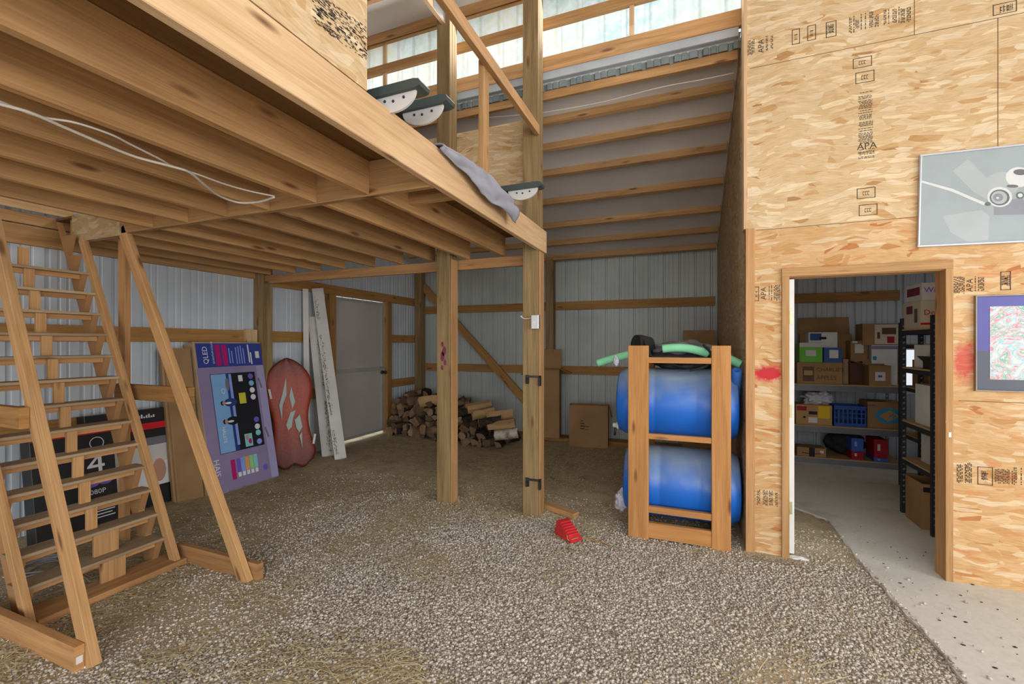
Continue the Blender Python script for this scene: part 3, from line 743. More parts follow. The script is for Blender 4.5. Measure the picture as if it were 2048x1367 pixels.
# panel seams (narrow dark gaps)
bm = newbm(); yS = YW - 0.0012
def seam(p, q, w=0.004):
    a = P(p[0], p[1], 'y', yS); b = P(q[0], q[1], 'y', yS); d = (b - a).normalized(); n = Vector((-d.z, 0, d.x)) * w / 2
    quad(bm, [a - n, b - n, b + n, a + n])
zS = P(1828, 70, 'y', yS).z; hx = lambda z, x0, x1: quad(bm, [(x0, yS, z - 0.002), (x1, yS, z - 0.002), (x1, yS, z + 0.002), (x0, yS, z + 0.002)])
hx(zS, XP + 0.03, 4.5); hx(ZMID, XP + 0.07, 4.5); vx = lambda x, z0, z1: quad(bm, [(x - 0.002, yS, z0), (x + 0.002, yS, z0), (x + 0.002, yS, z1), (x - 0.002, yS, z1)])
vx(P(1829, 40, 'y', yS).x, zS, ZT); vx(P(1996, 120, 'y', yS).x, DH + 0.3, zS)
hx(P(1530, 739, 'y', yS).z, XP + 0.06, DX0 - 0.06); hx(P(1980, 803, 'y', yS).z, DX1 + 0.07, 4.5)
emit('panel_seam', bm, 'seam', wall_front)

# stamps on the strand board
def stamp(u0, v0, u1, v1, kind, vertical=False, seed=1):
    r = random.Random(seed); bm = newbm(); y = YW - 0.0016
    a = P(u0, v1, 'y', y); c = P(u1, v1, 'y', y); d = P(u0, v0, 'y', y)
    x0, x1, z0, z1 = a.x, c.x, a.z, d.z
    W_, H_ = x1 - x0, z1 - z0
    def rc(p0, q0, p1, q1): quad(bm, [(x0 + p0 * W_, y, z0 + q0 * H_), (x0 + p1 * W_, y, z0 + q0 * H_), (x0 + p1 * W_, y, z0 + q1 * H_), (x0 + p0 * W_, y, z0 + q1 * H_)])
    if kind == 'frame':
        t = 0.004 / W_; s = 0.004 / H_
        rc(0, 0, 1, s); rc(0, 1 - s, 1, 1); rc(0, 0, t, 1); rc(1 - t, 0, 1, 1)
        for k in range(3): rc(0.32 + 0.13 * k, 0.3, 0.40 + 0.13 * k, 0.36); rc(0.32 + 0.13 * k, 0.6, 0.42 + 0.13 * k, 0.66); rc(0.32 + 0.13 * k, 0.3, 0.34 + 0.13 * k, 0.66)
    elif kind == 'dense':
        if vertical:
            q = 0.0
            while q < 1:
                p = r.uniform(0, 0.15)
                if r.random() < 0.85:
                    while p < 0.95:
                        l = r.uniform(0.04, 0.22); rc(p, q, min(1, p + l), q + 0.0045 / H_); p += l + r.uniform(0.03, 0.08)
                q += 0.0085 / H_ if r.random() < 0.85 else 0.016 / H_
        else:
            p = 0.0
            while p < 1:
                q = r.uniform(0, 0.15)
                if r.random() < 0.85:
                    while q < 0.95:
                        l = r.uniform(0.04, 0.22); rc(p, q, p + 0.0042 / W_, min(1, q + l)); q += l + r.uniform(0.03, 0.08)
                p += 0.008 / W_ if r.random() < 0.85 else 0.016 / W_
    elif kind == 'apa':   # letters stacked sideways
        text_bm(bm, 'APA', (x0 + W_ * 0.85, y, z0 + H_ * 0.02), Z, -X, H_ / 2.05, 0, 0.0)
    elif kind == 'apah':
        text_bm(bm, 'APA', (x0, y, z0), X, Z, H_ * 1.35, 0, 0.0)
    emit('ink_stamp', bm, 'ink', wall_front)
S = stamp; k = 0
for a in ((1493, 82, 1512, 112, 'dense'), (1514, 78, 1530, 108, 'apa'), (1532, 72, 1550, 102, 'dense'),
          (1584, 60, 1600, 90, 'frame'), (1615, 52, 1632, 82, 'frame'), (1652, 45, 1673, 76, 'frame'), (1653, 50, 1668, 70, 'dense'),
          (1696, 34, 1708, 68, 'dense'), (1711, 40, 1722, 58, 'dense'), (1722, 28, 1746, 62, 'dense'), (1750, 30, 1757, 56, 'dense'), (1768, 20, 1800, 52, 'dense'), (1802, 16, 1826, 48, 'dense'),
          (2000, 12, 2030, 26, 'dense'), (1986, 10, 2034, 32, 'frame'),
          (1706, 118, 1744, 138, 'frame'), (1711, 146, 1749, 168, 'frame')):
    k += 1; S(*a, seed=k)
for a in ((1716, 187, 1745, 228), (1716, 232, 1745, 240), (1716, 246, 1746, 288), (1716, 300, 1749, 318)):
    k += 1; S(a[0], a[1], a[2], a[3], 'dense', True, k)
S(1714, 287, 1746, 300, 'apah')
for a in ((1714, 377, 1751, 398, 'frame'), (1718, 410, 1755, 432, 'frame'), (1508, 573, 1518, 602, 'frame'), (1522, 572, 1534, 600, 'apa'), (1538, 570, 1562, 602, 'dense'),
          (1503, 978, 1512, 1008, 'apa'), (1514, 978, 1558, 1010, 'dense'),
          (1908, 553, 1930, 588, 'dense'), (1933, 555, 1948, 584, 'apa'), (1950, 552, 1968, 582, 'dense'), (2001, 543, 2022, 580, 'frame'), (2004, 550, 2018, 572, 'dense'),
          (1914, 926, 1932, 966, 'dense'), (1932, 924, 1942, 966, 'dense'), (1955, 932, 1986, 968, 'frame'), (1963, 940, 1978, 960, 'dense'), (1990, 936, 2026, 966, 'dense'), (2028, 934, 2046, 970, 'dense')):
    k += 1; S(*a, seed=k)
# trims: corner board, door casing and jambs
def ttrim(name, lo, hi, mat='wood_red', lab=None):
    bm = newbm(); box(bm, lo, hi, 0, 0.002); o = struct(name, bm, mat)
    if lab: o['label'] = lab
    return o
zc = P(1495, 458, 'y', YW).z
ttrim('trim_1', (XP, YW - 0.018, -0.05), (XP + 0.06, YW - 0.001, zc), 'wood_red', 'orange brown corner board on the strand board wall')
ttrim('trim_2', (XP - 0.012, YW - 0.004, zc), (XP + 0.012, YW + 0.11, ZT), 'wood_pale')
T0, T1 = P(1563, 700, 'y', YW).x, P(1904, 700, 'y', YW).x
bm = newbm()
box(bm, (T0, YW - 0.017, -0.03), (DX0, YW - 0.001, DH + 0.005), 0, 0.002); box(bm, (DX1, YW - 0.017, 0.0), (T1, YW - 0.001, DH + 0.005), 0, 0.002)
box(bm, (T0, YW - 0.0175, DH + 0.0055), (T1, YW - 0.001, DH + 0.065), 0, 0.002)
struct('trim_3', bm, 'wood')['label'] = 'wooden casing round the storeroom doorway'
bm = newbm()
box(bm, (DX0 - 0.011, YW, -0.02), (DX0, YW + 0.12, DH)); box(bm, (DX1, YW, 0), (DX1 + 0.02, YW + 0.12, DH)); box(bm, (DX0, YW, DH), (DX1, YW + 0.12, DH + 0.02))
struct('trim_4', bm, 'wood_red')['label'] = 'wooden jamb lining of the storeroom doorway'
bm = newbm(); box(bm, (DX1 - 0.001, YW - 0.0185, 1.04), (DX1 + 0.0, YW - 0.018, 1.05))
q0 = P(1897, 864, 'y', YW - 0.019); q1 = P(1903, 874, 'y', YW - 0.019); box(bm, (q0.x, YW - 0.0195, q1.z), (q1.x, YW - 0.018, q0.z)); struct('trim_5', bm, 'paper')['label'] = 'small white tag on the doorway casing'

# the white store room door, swung inwards and seen edge on
D2 = tag(bpy.data.objects.new('door_2', None), 'white storeroom door standing open, seen edge on with three hinges', kind='structure')
COL.objects.link(D2); D2.location = (DX0 + 0.02, YW + 0.04, 0.02)
part_box('door_panel', D2, (DX0 + 0.002, YW + 0.035, 0.02), (DX0 + 0.040, YW + 0.84, DH - 0.01), 'white', 0.003)
for v in (634, 823, 1018):
    z = P(1580, v, 'y', YW).z; bm = newbm()
    box(bm, (DX0 + 0.002, YW + 0.030, z - 0.045), (DX0 + 0.026, YW + 0.034, z + 0.045)); tube(bm, [(DX0 + 0.004, YW + 0.028, z - 0.047), (DX0 + 0.004, YW + 0.028, z + 0.047)], 0.006, 8)
    emit('door_hinge', bm, 'brass', D2)
bm = newbm(); tube(bm, [(DX0 + 0.04, YW + 0.78, 1.0), (DX0 + 0.09, YW + 0.78, 1.0)], 0.02, 12); emit('door_knob', bm, 'brass', D2)

# side partition facing the lean-to bay
bm = newbm()
n0 = Vector((XP, YW + 0.02, 0))
def side_quad(xx, fl):
    q = [(xx, YW + 0.02, -0.15), (xx, YB, -0.2), (xx, YB, lean_z(YB) + 0.02), (xx, Y0R, lean_z(Y0R) + 0.02), (xx, Y0R, 5.0), (xx, YW + 0.02, 5.0)]
    uv = [(p[1], p[2]) for p in q]
    if fl: q.reverse(); uv.reverse()
    quad(bm, q, 0, uv)
side_quad(XP, True); side_quad(XP + 0.1, False)
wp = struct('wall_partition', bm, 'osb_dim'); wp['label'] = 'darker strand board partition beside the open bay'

# store room shell
bm = newbm(); corrugated(bm, (XP + 0.1, YB), (2.62, YB), -0.05, 3.0, (0, 1)); corrugated(bm, (2.62, YB), (3.25, YB), -0.05, 0.9, (0, 1)); corrugated(bm, (2.62, YB), (3.25, YB), 1.5, 3.0, (0, 1)); corrugated(bm, (3.25, YB), (5.2, YB), -0.05, 3.0, (0, 1))
ws = struct('wall_store_back', bm, 'metal_wall'); ws['label'] = 'blue grey ribbed metal wall behind the storeroom shelves'
part_box('wall_girt', ws, (XP + 0.1, YB - GI, 2.13), (2.6, YB - 0.001, 2.265), 'wood_dark'); part_box('wall_girt', ws, (XP + 0.1, YB - GI, 1.03), (2.6, YB - 0.001, 1.17), 'wood_dark')
m = bpy.data.materials.new('window_glass'); m.use_nodes = True; b_ = m.node_tree.nodes['Principled BSDF']; b_.inputs['Transmission Weight'].default_value = 1.0; b_.inputs['Roughness'].default_value = 0.02; M['glass'] = m
bm = newbm(); box(bm, (2.62, YB, 0.9), (3.25, YB + 0.006, 1.5)); w2 = struct('window_2', bm, 'glass'); w2['label'] = 'storeroom window behind the shelving'
bm = newbm(); [box(bm, l, h) for l, h in (((2.60, YB - 0.02, 0.88), (2.65, YB + 0.03, 1.52)), ((3.22, YB - 0.02, 0.88), (3.27, YB + 0.03, 1.52)), ((2.65, YB - 0.02, 1.47), (3.22, YB + 0.03, 1.52)), ((2.65, YB - 0.02, 0.88), (3.22, YB + 0.03, 0.93)))]
emit('window_frame', bm, 'white', w2)
bm = newbm(); corrugated(bm, (3.9, YW + 0.02), (3.9, YB), -0.05, 4.3, (1, 0)); struct('wall_store_side', bm, 'metal_wall')
bm = newbm(); corrugated(bm, (5.3, -4.8), (5.3, -2.2), -0.05, 6.0, (1, 0)); corrugated(bm, (5.3, 2.6), (5.3, YW), -0.05, 6.2, (1, 0)); corrugated(bm, (5.3, -2.2), (5.3, 2.6), 3.9, 6.2, (1, 0))
struct('wall_right', bm, 'metal_wall')
bm = newbm(); corrugated(bm, (XL, -4.8), (-3.8, -4.8), -0.05, 5.0, (0, -1)); corrugated(bm, (XL, -4.8), (5.3, -4.8), 4.6, 5.1, (0, -1)); struct('wall_entrance', bm, 'metal_wall')

# ------------------------------------------------------------------ free-standing posts
YP = 3.85
def post(u0, u1, vb, label, ztop, extra=None):
    c = P((u0 + u1) / 2, vb, 'y', YP); w = 0.145
    t = thing('wooden_post', label, 'post', (c.x, YP, 0))
    bm = newbm()   # three laminated plies
    for k in range(3): box(bm, (c.x - w / 2, YP - w / 2 + k * w / 3, -0.08), (c.x + w / 2 , YP - w / 2 + (k + 1) * w / 3 - 0.002, ztop - 0.01 * k), 0, 0.003)
    emit('post_body', bm, 'treated', t); return t, c
p1, c1 = post(879, 909, 985, 'square wooden post with dark red and purple paint smears, beside the firewood', 4.9)
p2, c2 = post(1050, 1082, 1010, 'square wooden post carrying a switch box and iron latches', 5.0)
# a pale fascia ply on the right of each post
part_box('post_facing', p1, (c1.x + 0.0735, YP - 0.055, -0.05), (c1.x + 0.088, YP + 0.06, 2.37), 'wood')
part_box('post_facing', p2, (c2.x + 0.0735, YP - 0.055, -0.05), (c2.x + 0.088, YP + 0.06, 2.38), 'wood')
yf = YP - 0.0745
r = random.Random(4); bm = newbm()
for (cu, cv, s) in ((885, 688, 0.02), (888, 702, 0.03), (885, 712, 0.03), (890, 724, 0.02), (884, 735, 0.018)):
    c = P(cu, cv, 'y', yf); bm.faces.new([bm.verts.new((c.x + s * 0.8 * q * math.cos(t), yf, c.z + s * 1.6 * q * math.sin(t))) for t, q in [(2 * math.pi * i / 14, r.uniform(0.7, 1.1)) for i in range(14)]])
emit('paint_smear', bm, 'maroon_print', p1)
# electrical box with its wire, latches
bm = newbm(); a = P(1063, 657, 'y', yf - 0.03); b = P(1078, 630, 'y', yf - 0.03); box(bm, (a.x, yf - 0.045, a.z), (b.x, yf, b.z), 0, 0.004)
sb = emit('switch_box', bm, 'steel', p2)
bm = newbm(); box(bm, (a.x + 0.025, yf - 0.052, a.z + 0.045), (a.x + 0.035, yf - 0.045, a.z + 0.07)); emit('switch_toggle', bm, 'white', sb)
bm = newbm(); tube(bm, spline([(c2.x - 0.075, yf + 0.02, P(1050, 632, 'y', yf).z), (c2.x - 0.085, yf - 0.02, P(1047, 632, 'y', yf).z), (c2.x - 0.05, yf - 0.012, P(1054, 637, 'y', yf).z), (a.x, yf - 0.02, P(1063, 636, 'y', yf).z)]), 0.005, 8)
emit('box_wire', bm, 'cable', p2)
for v, h in ((752, 0.0), (958, 0.01)):
    bm = newbm(); z = P(1067, v, 'y', yf).z
    box(bm, (c2.x - 0.045, yf - 0.006, z - 0.07), (c2.x - 0.01, yf, z + 0.01)); box(bm, (c2.x - 0.035, yf - 0.02, z - 0.01), (c2.x + 0.095, yf - 0.006, z + 0.006)); box(bm, (c2.x + 0.088, yf - 0.02, z - 0.085), (c2.x + 0.098, yf + 0.02, z + 0.006))
    tube(bm, spline([(c2.x - 0.028, yf - 0.02, z - 0.02), (c2.x - 0.02, yf - 0.05, z - 0.04), (c2.x - 0.028, yf - 0.02, z - 0.065)]), 0.006, 6)
    emit('gate_latch', bm, 'iron', p2)

# ------------------------------------------------------------------ storage loft
XF = -1.235; ZJ, ZD = 2.385, 2.575; YE = 3.93; YM = 2.04
loft = thing('storage_loft', 'wooden storage loft on joists filling the upper half beside the stair', 'loft', (-3.0, 3.0, ZJ))
part_box('fascia_board', loft, (XF - 0.04, -4.0, ZJ), (XF, YE + 0.02, ZD + 0.012), 'wood_pale', 0.003)
jx = [-1.69 - 0.385 * k for k in range(6)]
for x in jx: part_box('floor_joist', loft, (x - 0.02, -4.0, ZJ), (x + 0.02, YM - 0.021, ZD), 'wood')
for k in range(9):
    x = -1.66 - 0.385 * k
    if x > XL + 0.1: part_box('floor_joist', loft, (x - 0.02, YM + 0.021, ZJ), (x + 0.02, YE + R.uniform(-0.02, 0.03), ZD), 'wood')
part_box('rim_board', loft, (-3.65, -4.04, ZJ), (XF, -4.001, ZD), 'wood')  # unseen end board, added to keep light out of the joist bays
part_box('rim_board', loft, (-4.0, YM - 0.02, ZJ - 0.004), (XF - 0.042, YM + 0.02, ZD - 0.001), 'wood')
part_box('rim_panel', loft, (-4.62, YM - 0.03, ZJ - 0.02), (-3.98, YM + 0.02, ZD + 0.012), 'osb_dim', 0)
part_box('blocking', loft, (jx[0] + 0.021, 2.35, ZJ + 0.04), (XF - 0.042, 2.39, ZD - 0.001), 'wood')
bm = newbm(); box(bm, (-3.62, -4.04, ZD + 0.001), (XF - 0.04, YM, ZD + 0.02), 0, 0, 1); box(bm, (XL + 0.05, YM + 0.001, ZD + 0.001), (XF - 0.04, YE + 0.05, ZD + 0.02), 0, 0, 0)
emit('deck', bm, 'ply', loft)
part_box('support_beam', loft, (XL + 0.16, YP + 0.075, 2.285), (c2.x + 0.05, YP + 0.115, 2.383), 'wood_red')
# strand board parapet along the loft edge and knee wall at its back
def panel_part(name, lo, hi, along, mat='osb', parent=loft):
    bm = newbm(); uvl = bm.loops.layers.uv.active; box(bm, lo, hi, 0, 0)
    for f in bm.faces:
        for lp in f.loops: lp[uvl].uv = ((lp.vert.co.x + lp.vert.co.y) + 0.3, lp.vert.co.z + 1.1)
    return emit(name, bm, mat, parent)
panel_part('parapet_panel', (XF - 0.026, -4.0, ZD + 0.022), (XF - 0.008, 1.49, 4.1), 1)
a = P(1064, 246, 'y', YP + 0.1); panel_part('knee_wall_panel', (XL + 0.3, YP + 0.085, ZD + 0.022), (c2.x + 0.06, YP + 0.1, 3.655), 0)
r = random.Random(12); bm = newbm(); xs = XF - 0.007
for i in range(330):
    u = r.uniform(625, 733); v = 10 + (u - 625) * 0.72 + r.uniform(-34, 34)
    if not (-5 < v < 118): continue
    c = P(u, v, 'x', xs); l = r.uniform(0.006, 0.02); h = r.uniform(0.001, 0.0022); quad(bm, [c + Vector((0, -l / 2, -h)), c + Vector((0, l / 2, -h)), c + Vector((0, l / 2, h)), c + Vector((0, -l / 2, h))])
emit('ink_stamp', bm, 'ink', loft)
# guard rail
zr_ = 3.45
a = P(876, 2, 'x', XF - 0.03); b = P(1068, 256, 'x', XF - 0.03)
part_beam('guard_rail', loft, (XF - 0.03, a.y - 0.9, zr_ + 0.01), (XF - 0.03, YP - 0.08, b.z + 0.02), 0.04, 0.088, 'wood')
b = P(974, 350, 'x', XF - 0.045); part_box('baluster', loft, (XF - 0.088, b.y - 0.045, ZD + 0.02), (XF - 0.0505, b.y + 0.045, 3.46), 'wood')

# padded boards laid on the loft, half-round end plates over the edge
def pad_board(u, v_top, xt, label, dz=0.0, length=0.6, wd=0.08):
    c = P(u, v_top, 'x', xt)
    t = thing('padded_board', label, 'board', (c.x, c.y, c.z - 0.10), 0, 'padded boards on the loft edge')
    bm = newbm()
    prof = [(-length, -0.035), (-0.02, -0.035), (0.0, -0.028), (0.004, -0.012), (-0.004, 0.0), (-0.03, 0.006), (-length, 0.006)]
    prism(bm, [(p[0], p[1]) for p in prof], wd, (c.x, c.y + wd - 0.03, c.z), X, Z, 0)
    emit('pad', bm, 'padgreen', t)
    ar = [(-0.03 - 0.115 + 0.115 * math.cos(q), 0.075 * math.sin(q)) for q in [math.pi + math.pi * i / 20 for i in range(21)]]
    bm = newbm(); prism(bm, [(x, z - 0.035) for x, z in ar], 0.012, (c.x, c.y + 0.0, c.z), X, Z, 0); pl = emit('end_plate', bm, 'endplate', t)
    for dx, dz_ in ((-0.19, -0.055), (-0.145, -0.062), (-0.09, -0.055)):
        bm = newbm(); lathe(bm, [(0, 0.006), (0.004, 0.006), (0.006, 0.003)], (c.x + dx, c.y - 0.012, c.z + dz_), (0, -1, 0), 10)
        emit('bolt', bm, 'iron', pl)
    return t
pad_board(846, 163, -1.07, 'dark padded board with pale half-round end plate, closer to the strand board parapet', length=0.42)
pad_board(899, 194, -1.07, 'dark padded board with pale half-round end plate, between its twin and the grey blanket', length=0.45)
pad_board(1084, 365, -0.995, 'thin dark padded board with half-round end plate jutting out beside the latch post', length=0.42)

# grey blanket hanging over the fascia
bm = newbm(); N1, N2 = 44, 22; rows = []
ya, yb = 2.02, 2.93
for i in range(N1 + 1):
    s = i / N1; row = []; y = ya + (yb - ya) * s
    drop = 0.02 + 0.17 * s ** 0.8 * (1 - 0.1 * math.sin(s * 9)); lift = 0.035 * math.sin(math.pi * min(1, s * 1.05)) + 0.025 * s
    for j in range(N2 + 1):
        q = j / N2
        if q < 0.35:
            a_ = q / 0.35; x = XF - 0.22 + 0.23 * a_; z = ZD + 0.02 + lift * (0.4 + 0.6 * a_)
        else:
            a_ = (q - 0.35) / 0.65; x = XF + 0.012 + 0.05 * math.sin(a_ * 1.7) * s + 0.02 * math.sin(a_ * 3.1); z = ZD + 0.02 + lift - (drop + lift) * a_
        w = 0.020 * math.sin(s * 7 + q * 9) * min(1, q * 1.6) * (0.4 + s) + 0.012 * noise.noise(Vector((s * 9, q * 5, 1)))
        row.append(bm.verts.new((x + abs(w) + (0.004 if q >= .35 else 0), y + 0.05 * (q - 0.3) * s, z + 0.5 * w * (1 - q))))
    rows.append(row)
for a, b in zip(rows, rows[1:]):
    for k in range(N2): bm.faces.new([a[k], a[k + 1], b[k + 1], b[k]]).smooth = True
bk = emit('grey_blanket', bm, 'blanket', loc=(XF, 2.5, ZD)); tag(bk, 'grey folded fabric hanging over the edge board of the loft', 'blanket')
sm = bk.modifiers.new('thick', 'SOLIDIFY'); sm.thickness = 0.006; sm.offset = 1

# white cables under the loft
def cable(name, pts, plane, rad, label, mat='cable', cat='cable'):
    bm = newbm(); tube(bm, spline([P(u, v, *plane) for u, v in pts], 8), rad, 8)
    return tag(emit(name, bm, mat), label, cat)
cable('electric_cable', [(-40, 195), (0, 208), (60, 225), (130, 255), (200, 285), (270, 313), (345, 333), (380, 345), (410, 370), (440, 392), (480, 405), (520, 403), (548, 394)], ('z', 2.365), 0.006, 'white cable sagging in a loop beneath the loft joists')
cable('electric_cable', [(-40, 190), (0, 203), (75, 232), (150, 245), (220, 268), (260, 288), (320, 318), (345, 332), (400, 350), (450, 368), (500, 382), (549, 392)], ('z', 2.38), 0.0045, 'thinner white cable stapled flat to the loft joists')
cable('electric_cable', [(905, 200), (915, 228), (940, 236), (1000, 233), (1060, 228), (1100, 223), (1200, 205), (1320, 175), (1400, 160), (1468, 146)], ('y', 4.22), 0.006, 'long pale cable draped along the purlins of the lean-to roof')

# ------------------------------------------------------------------ loft stair
SY0, SY1 = 1.27, 2.01
stair = thing('loft_stair', 'steep open wooden stair with thin treads and leaning outer rails', 'stair', (-3.4, 1.65, 0))
rise = 0.159; run = 0.0767
n_t = 13
def tr(k): return -3.42 - run * k, 0.195 + rise * k        # front edge x, top z
xb, zb = -3.33, 0.0
sl = Vector((-run, 0, rise)).normalized(); nrm = Vector((rise, 0, run)).normalized()
for y in (SY0 + 0.02, SY1 - 0.06):
    # saw-tooth stringer: teeth carry the treads
    out = []
    for k in range(-1, 16):
        x, z = tr(k); zt = z - 0.02
        out += [(x - 0.145, zt), (x - 0.005, zt), (x - run - 0.145 + 0.145 - 0.02, zt + rise - 0.02)] if False else [(x - 0.005, zt), (x - 0.10, zt)] 
    # simple notched outline: front teeth then straight back edge
    front = []
    for k in range(0, 15):
        x, z = tr(k); zt = z - 0.02
        front += [(x - 0.075 + 0.012, zt - rise + 0.03), (x - 0.01, zt), (x - 0.135, zt)]
    front = [(x, z) for x, z in front if z > 0.0]
    x0_, z0_ = tr(0); xe, ze = tr(14)
    back = [(xe - 0.21, ze + 0.10), (x0_ - 0.15, 0.02)]
    bm = newbm(); prism(bm, [(-3.42, 0.02)] + front + back, 0.038, (0, y, 0), X, Z, 0); 
    for f in bm.faces: pass
    bmesh.ops.translate(bm, verts=bm.verts, vec=(0, 0.038, 0))
    emit('stringer', bm, 'wood_red', stair)
for y in (SY0 - 0.02, SY1 - 0.018):
    a = Vector((-3.325, y + 0.02, 0.01)); L = 2.62; part_beam('stringer_rail', stair, a, a + sl * L, 0.038, 0.06, 'wood', up=nrm)
for k in range(n_t):
    x, z = tr(k)
    tw = 0.14 if k else 0.16
    bm = newbm(); box(bm, (x - tw, SY0 + 0.0, z - 0.02), (x + 0.005, SY1 + 0.0, z), 0, 0.003, 1); t_ = emit('tread', bm, 'tread', stair)
    bm = newbm(); box(bm, (x - 0.055, SY0 + 0.06, z - 0.055), (x - 0.035, SY1 - 0.06, z - 0.021), 0, 0.001, 1); emit('tread_cleat', bm, 'wood_red', t_)
for k in range(-1, n_t):
    x, z = tr(k); zz = 0.04 if k < 0 else z
    w = 0.13 if k < 1 else 0.055; yc = 1.66 if k >= 1 else 1.70
    part_box('riser_block', stair, (x - run - 0.03, yc - w / 2, zz + 0.001), (x - run - 0.005, yc + w / 2, tr(k + 1)[1] - 0.022), 'wood')
part_box('base_board', stair, (-3.50, SY0 + 0.02, 0.005), (-3.29, SY1 + 0.05, 0.045), 'wood_red')
# leaning outer rails, their feet and braces
ra0, ra1 = Vector((-2.67, SY1 + 0.03, 0.0)), Vector((-3.99, SY1 + 0.03, 2.42))
rb0, rb1 = Vector((-2.67, SY0 - 0.03, 0.0)), Vector((-3.72, SY0 - 0.03, 2.42))
part_beam('outer_rail', stair, ra0, ra1, 0.04, 0.088, 'wood'); part_beam('outer_rail', stair, rb0, rb1, 0.04, 0.088, 'wood')
part_box('foot_rail', stair, (-3.42, SY1 + 0.055, 0.0), (-2.60, SY1 + 0.095, 0.12), 'wood_red'); part_box('foot_rail', stair, (-3.75, SY0 - 0.092, 0.0), (-2.69, SY0 - 0.052, 0.12), 'wood_red')
bm = newbm(); box(bm, (-2.6895, SY0 - 0.085, 0.035), (-2.688, SY0 - 0.06, 0.07)); emit('price_label', bm, 'white', stair)
a = P(258, 778, 'y', SY1 + 0.07); b = P(345, 785, 'y', SY1 + 0.07); part_box('rail_brace', stair, (-4.16, SY1 + 0.055, a.z - 0.075), (-3.28, SY1 + 0.095, a.z + 0.04), 'wood_dark')
part_box('rail_brace', stair, (-4.3, SY0 - 0.092, a.z - 0.09), (-3.19, SY0 - 0.052, a.z + 0.02), 'wood_dark')
part_box('stair_post', stair, (-4.19, SY1 + 0.096, 0.0), (-4.10, SY1 + 0.134, ZJ - 0.005), 'wood_red')

# ------------------------------------------------------------------ printed cartons leaning at the left wall
def lean_thing(name, label, cat, base, face_n, lean, w, h, t):
    """Empty at the bottom centre of the front face; local x along the face, local z up the face, local -y outwards"""
    n = Vector((face_n[0], face_n[1], 0)).normalized(); ang = math.atan2(n.x, -n.y)
    o = thing(name, label, cat, base); o.rotation_euler = (-lean, 0, ang); return o
def lbox(name, parent, lo, hi, mat, bev=0.004):
    bm = newbm(); box(bm, lo, hi, 0, bev); return emit(name, bm, mat, parent, local=True)
def face_rect(bm, x0, z0, x1, z1, mi, y=-0.001): quad(bm, [(x0, y, z0), (x1, y, z0), (x1, y, z1), (x0, y, z1)], mi)
def disc(bm, x, z, rx, rz, mi, y=-0.002, n=16): bm.faces.new([bm.verts.new((x + rx * math.cos(2 * math.pi * i / n), y, z + rz * math.sin(2 * math.pi * i / n))) for i in range(n)]).material_index = mi

TL, TH_, TT = 0.78, 1.60, 0.15
tv = lean_thing('television_box', 'purple and blue printed television carton standing on end against the metal wall', 'carton', (-4.47, 3.44, 0.0), (1, 0), math.radians(11.3), TL, TH_, TT)
hw = TL / 2
lbox('carton_body', tv, (-hw, 0, 0), (hw, TT, TH_), 'card_pale')
mats = ['purple_print', 'navy_print', 'magenta_print', 'sky_print', 'darkblue_print', 'black_print', 'white_print', 'lilac_print', 'violet_print', 'peri_print', 'orange_print', 'lime_print', 'aqua_print', 'yellow_print', 'skin_print', 'grey_print']
mi = {k: i for i, k in enumerate(mats)}
bm = newbm()
face_rect(bm, -hw + 0.005, 0.005, hw - 0.005, 1.325, mi['purple_print'])
face_rect(bm, hw - 0.10, 0.005, hw - 0.006, 1.32, mi['lilac_print'], -0.0015)
face_rect(bm, -hw + 0.02, 1.325, hw - 0.005, 1.585, mi['navy_print'])
for x in (-0.17, -0.095): face_rect(bm, x, 1.34, x + 0.055, 1.57, mi['magenta_print'], -0.002)
for x, z0, z1 in ((-0.02, 1.36, 1.53), (0.01, 1.36, 1.50), (0.06, 1.35, 1.54), (0.09, 1.35, 1.55), (0.12, 1.35, 1.56), (0.15, 1.35, 1.53)): face_rect(bm, x, z0, x + 0.012, z1, mi['peri_print'], -0.002)
for x, z0, z1 in ((0.21, 1.36, 1.57), (0.235, 1.34, 1.48)): face_rect(bm, x, z0, x + 0.016, z1, mi['white_print'], -0.002)
face_rect(bm, 0.30, 1.41, 0.35, 1.49, mi['white_print'], -0.002)
face_rect(bm, -0.26, 0.40, 0.26, 1.25, mi['black_print'], -0.002)
face_rect(bm, -0.255, 0.405, -0.04, 1.245, mi['sky_print'], -0.003); face_rect(bm, -0.09, 0.405, -0.04, 1.245, mi['darkblue_print'], -0.0035); face_rect(bm, -0.06, 0.46, -0.03, 1.24, mi['peri_print'], -0.0038)
disc(bm, -0.085, 1.13, 0.022, 0.07, mi['grey_print'], -0.004); disc(bm, -0.14, 1.06, 0.02, 0.03, mi['white_print'], -0.004); disc(bm, -0.14, 1.06, 0.014, 0.022, mi['sky_print'], -0.0045)
for z in (0.93, 0.73):      # two people shown lying sideways in the picture
    disc(bm, -0.165, z, 0.022, 0.025, mi['brown_print'] if 'brown_print' in mi else mi['black_print'], -0.004); disc(bm, -0.150, z, 0.018, 0.022, mi['skin_print'], -0.0045)
    disc(bm, -0.075, z, 0.075, 0.045, mi['darkblue_print'] if z > 0.8 else mi['black_print'], -0.004)
    disc(bm, -0.10, z - 0.005, 0.035, 0.012, mi['white_print'], -0.0045)
face_rect(bm, 0.03, 0.90, 0.11, 1.02, mi['yellow_print'], -0.003); face_rect(bm, 0.05, 1.15, 0.10, 1.22, mi['white_print'], -0.003); face_rect(bm, 0.03, 0.42, 0.12, 0.56, mi['aqua_print'], -0.003)
disc(bm, 0.06, 0.52, 0.02, 0.03, mi['skin_print'], -0.004); disc(bm, 0.09, 0.475, 0.02, 0.03, mi['magenta_print'], -0.004)
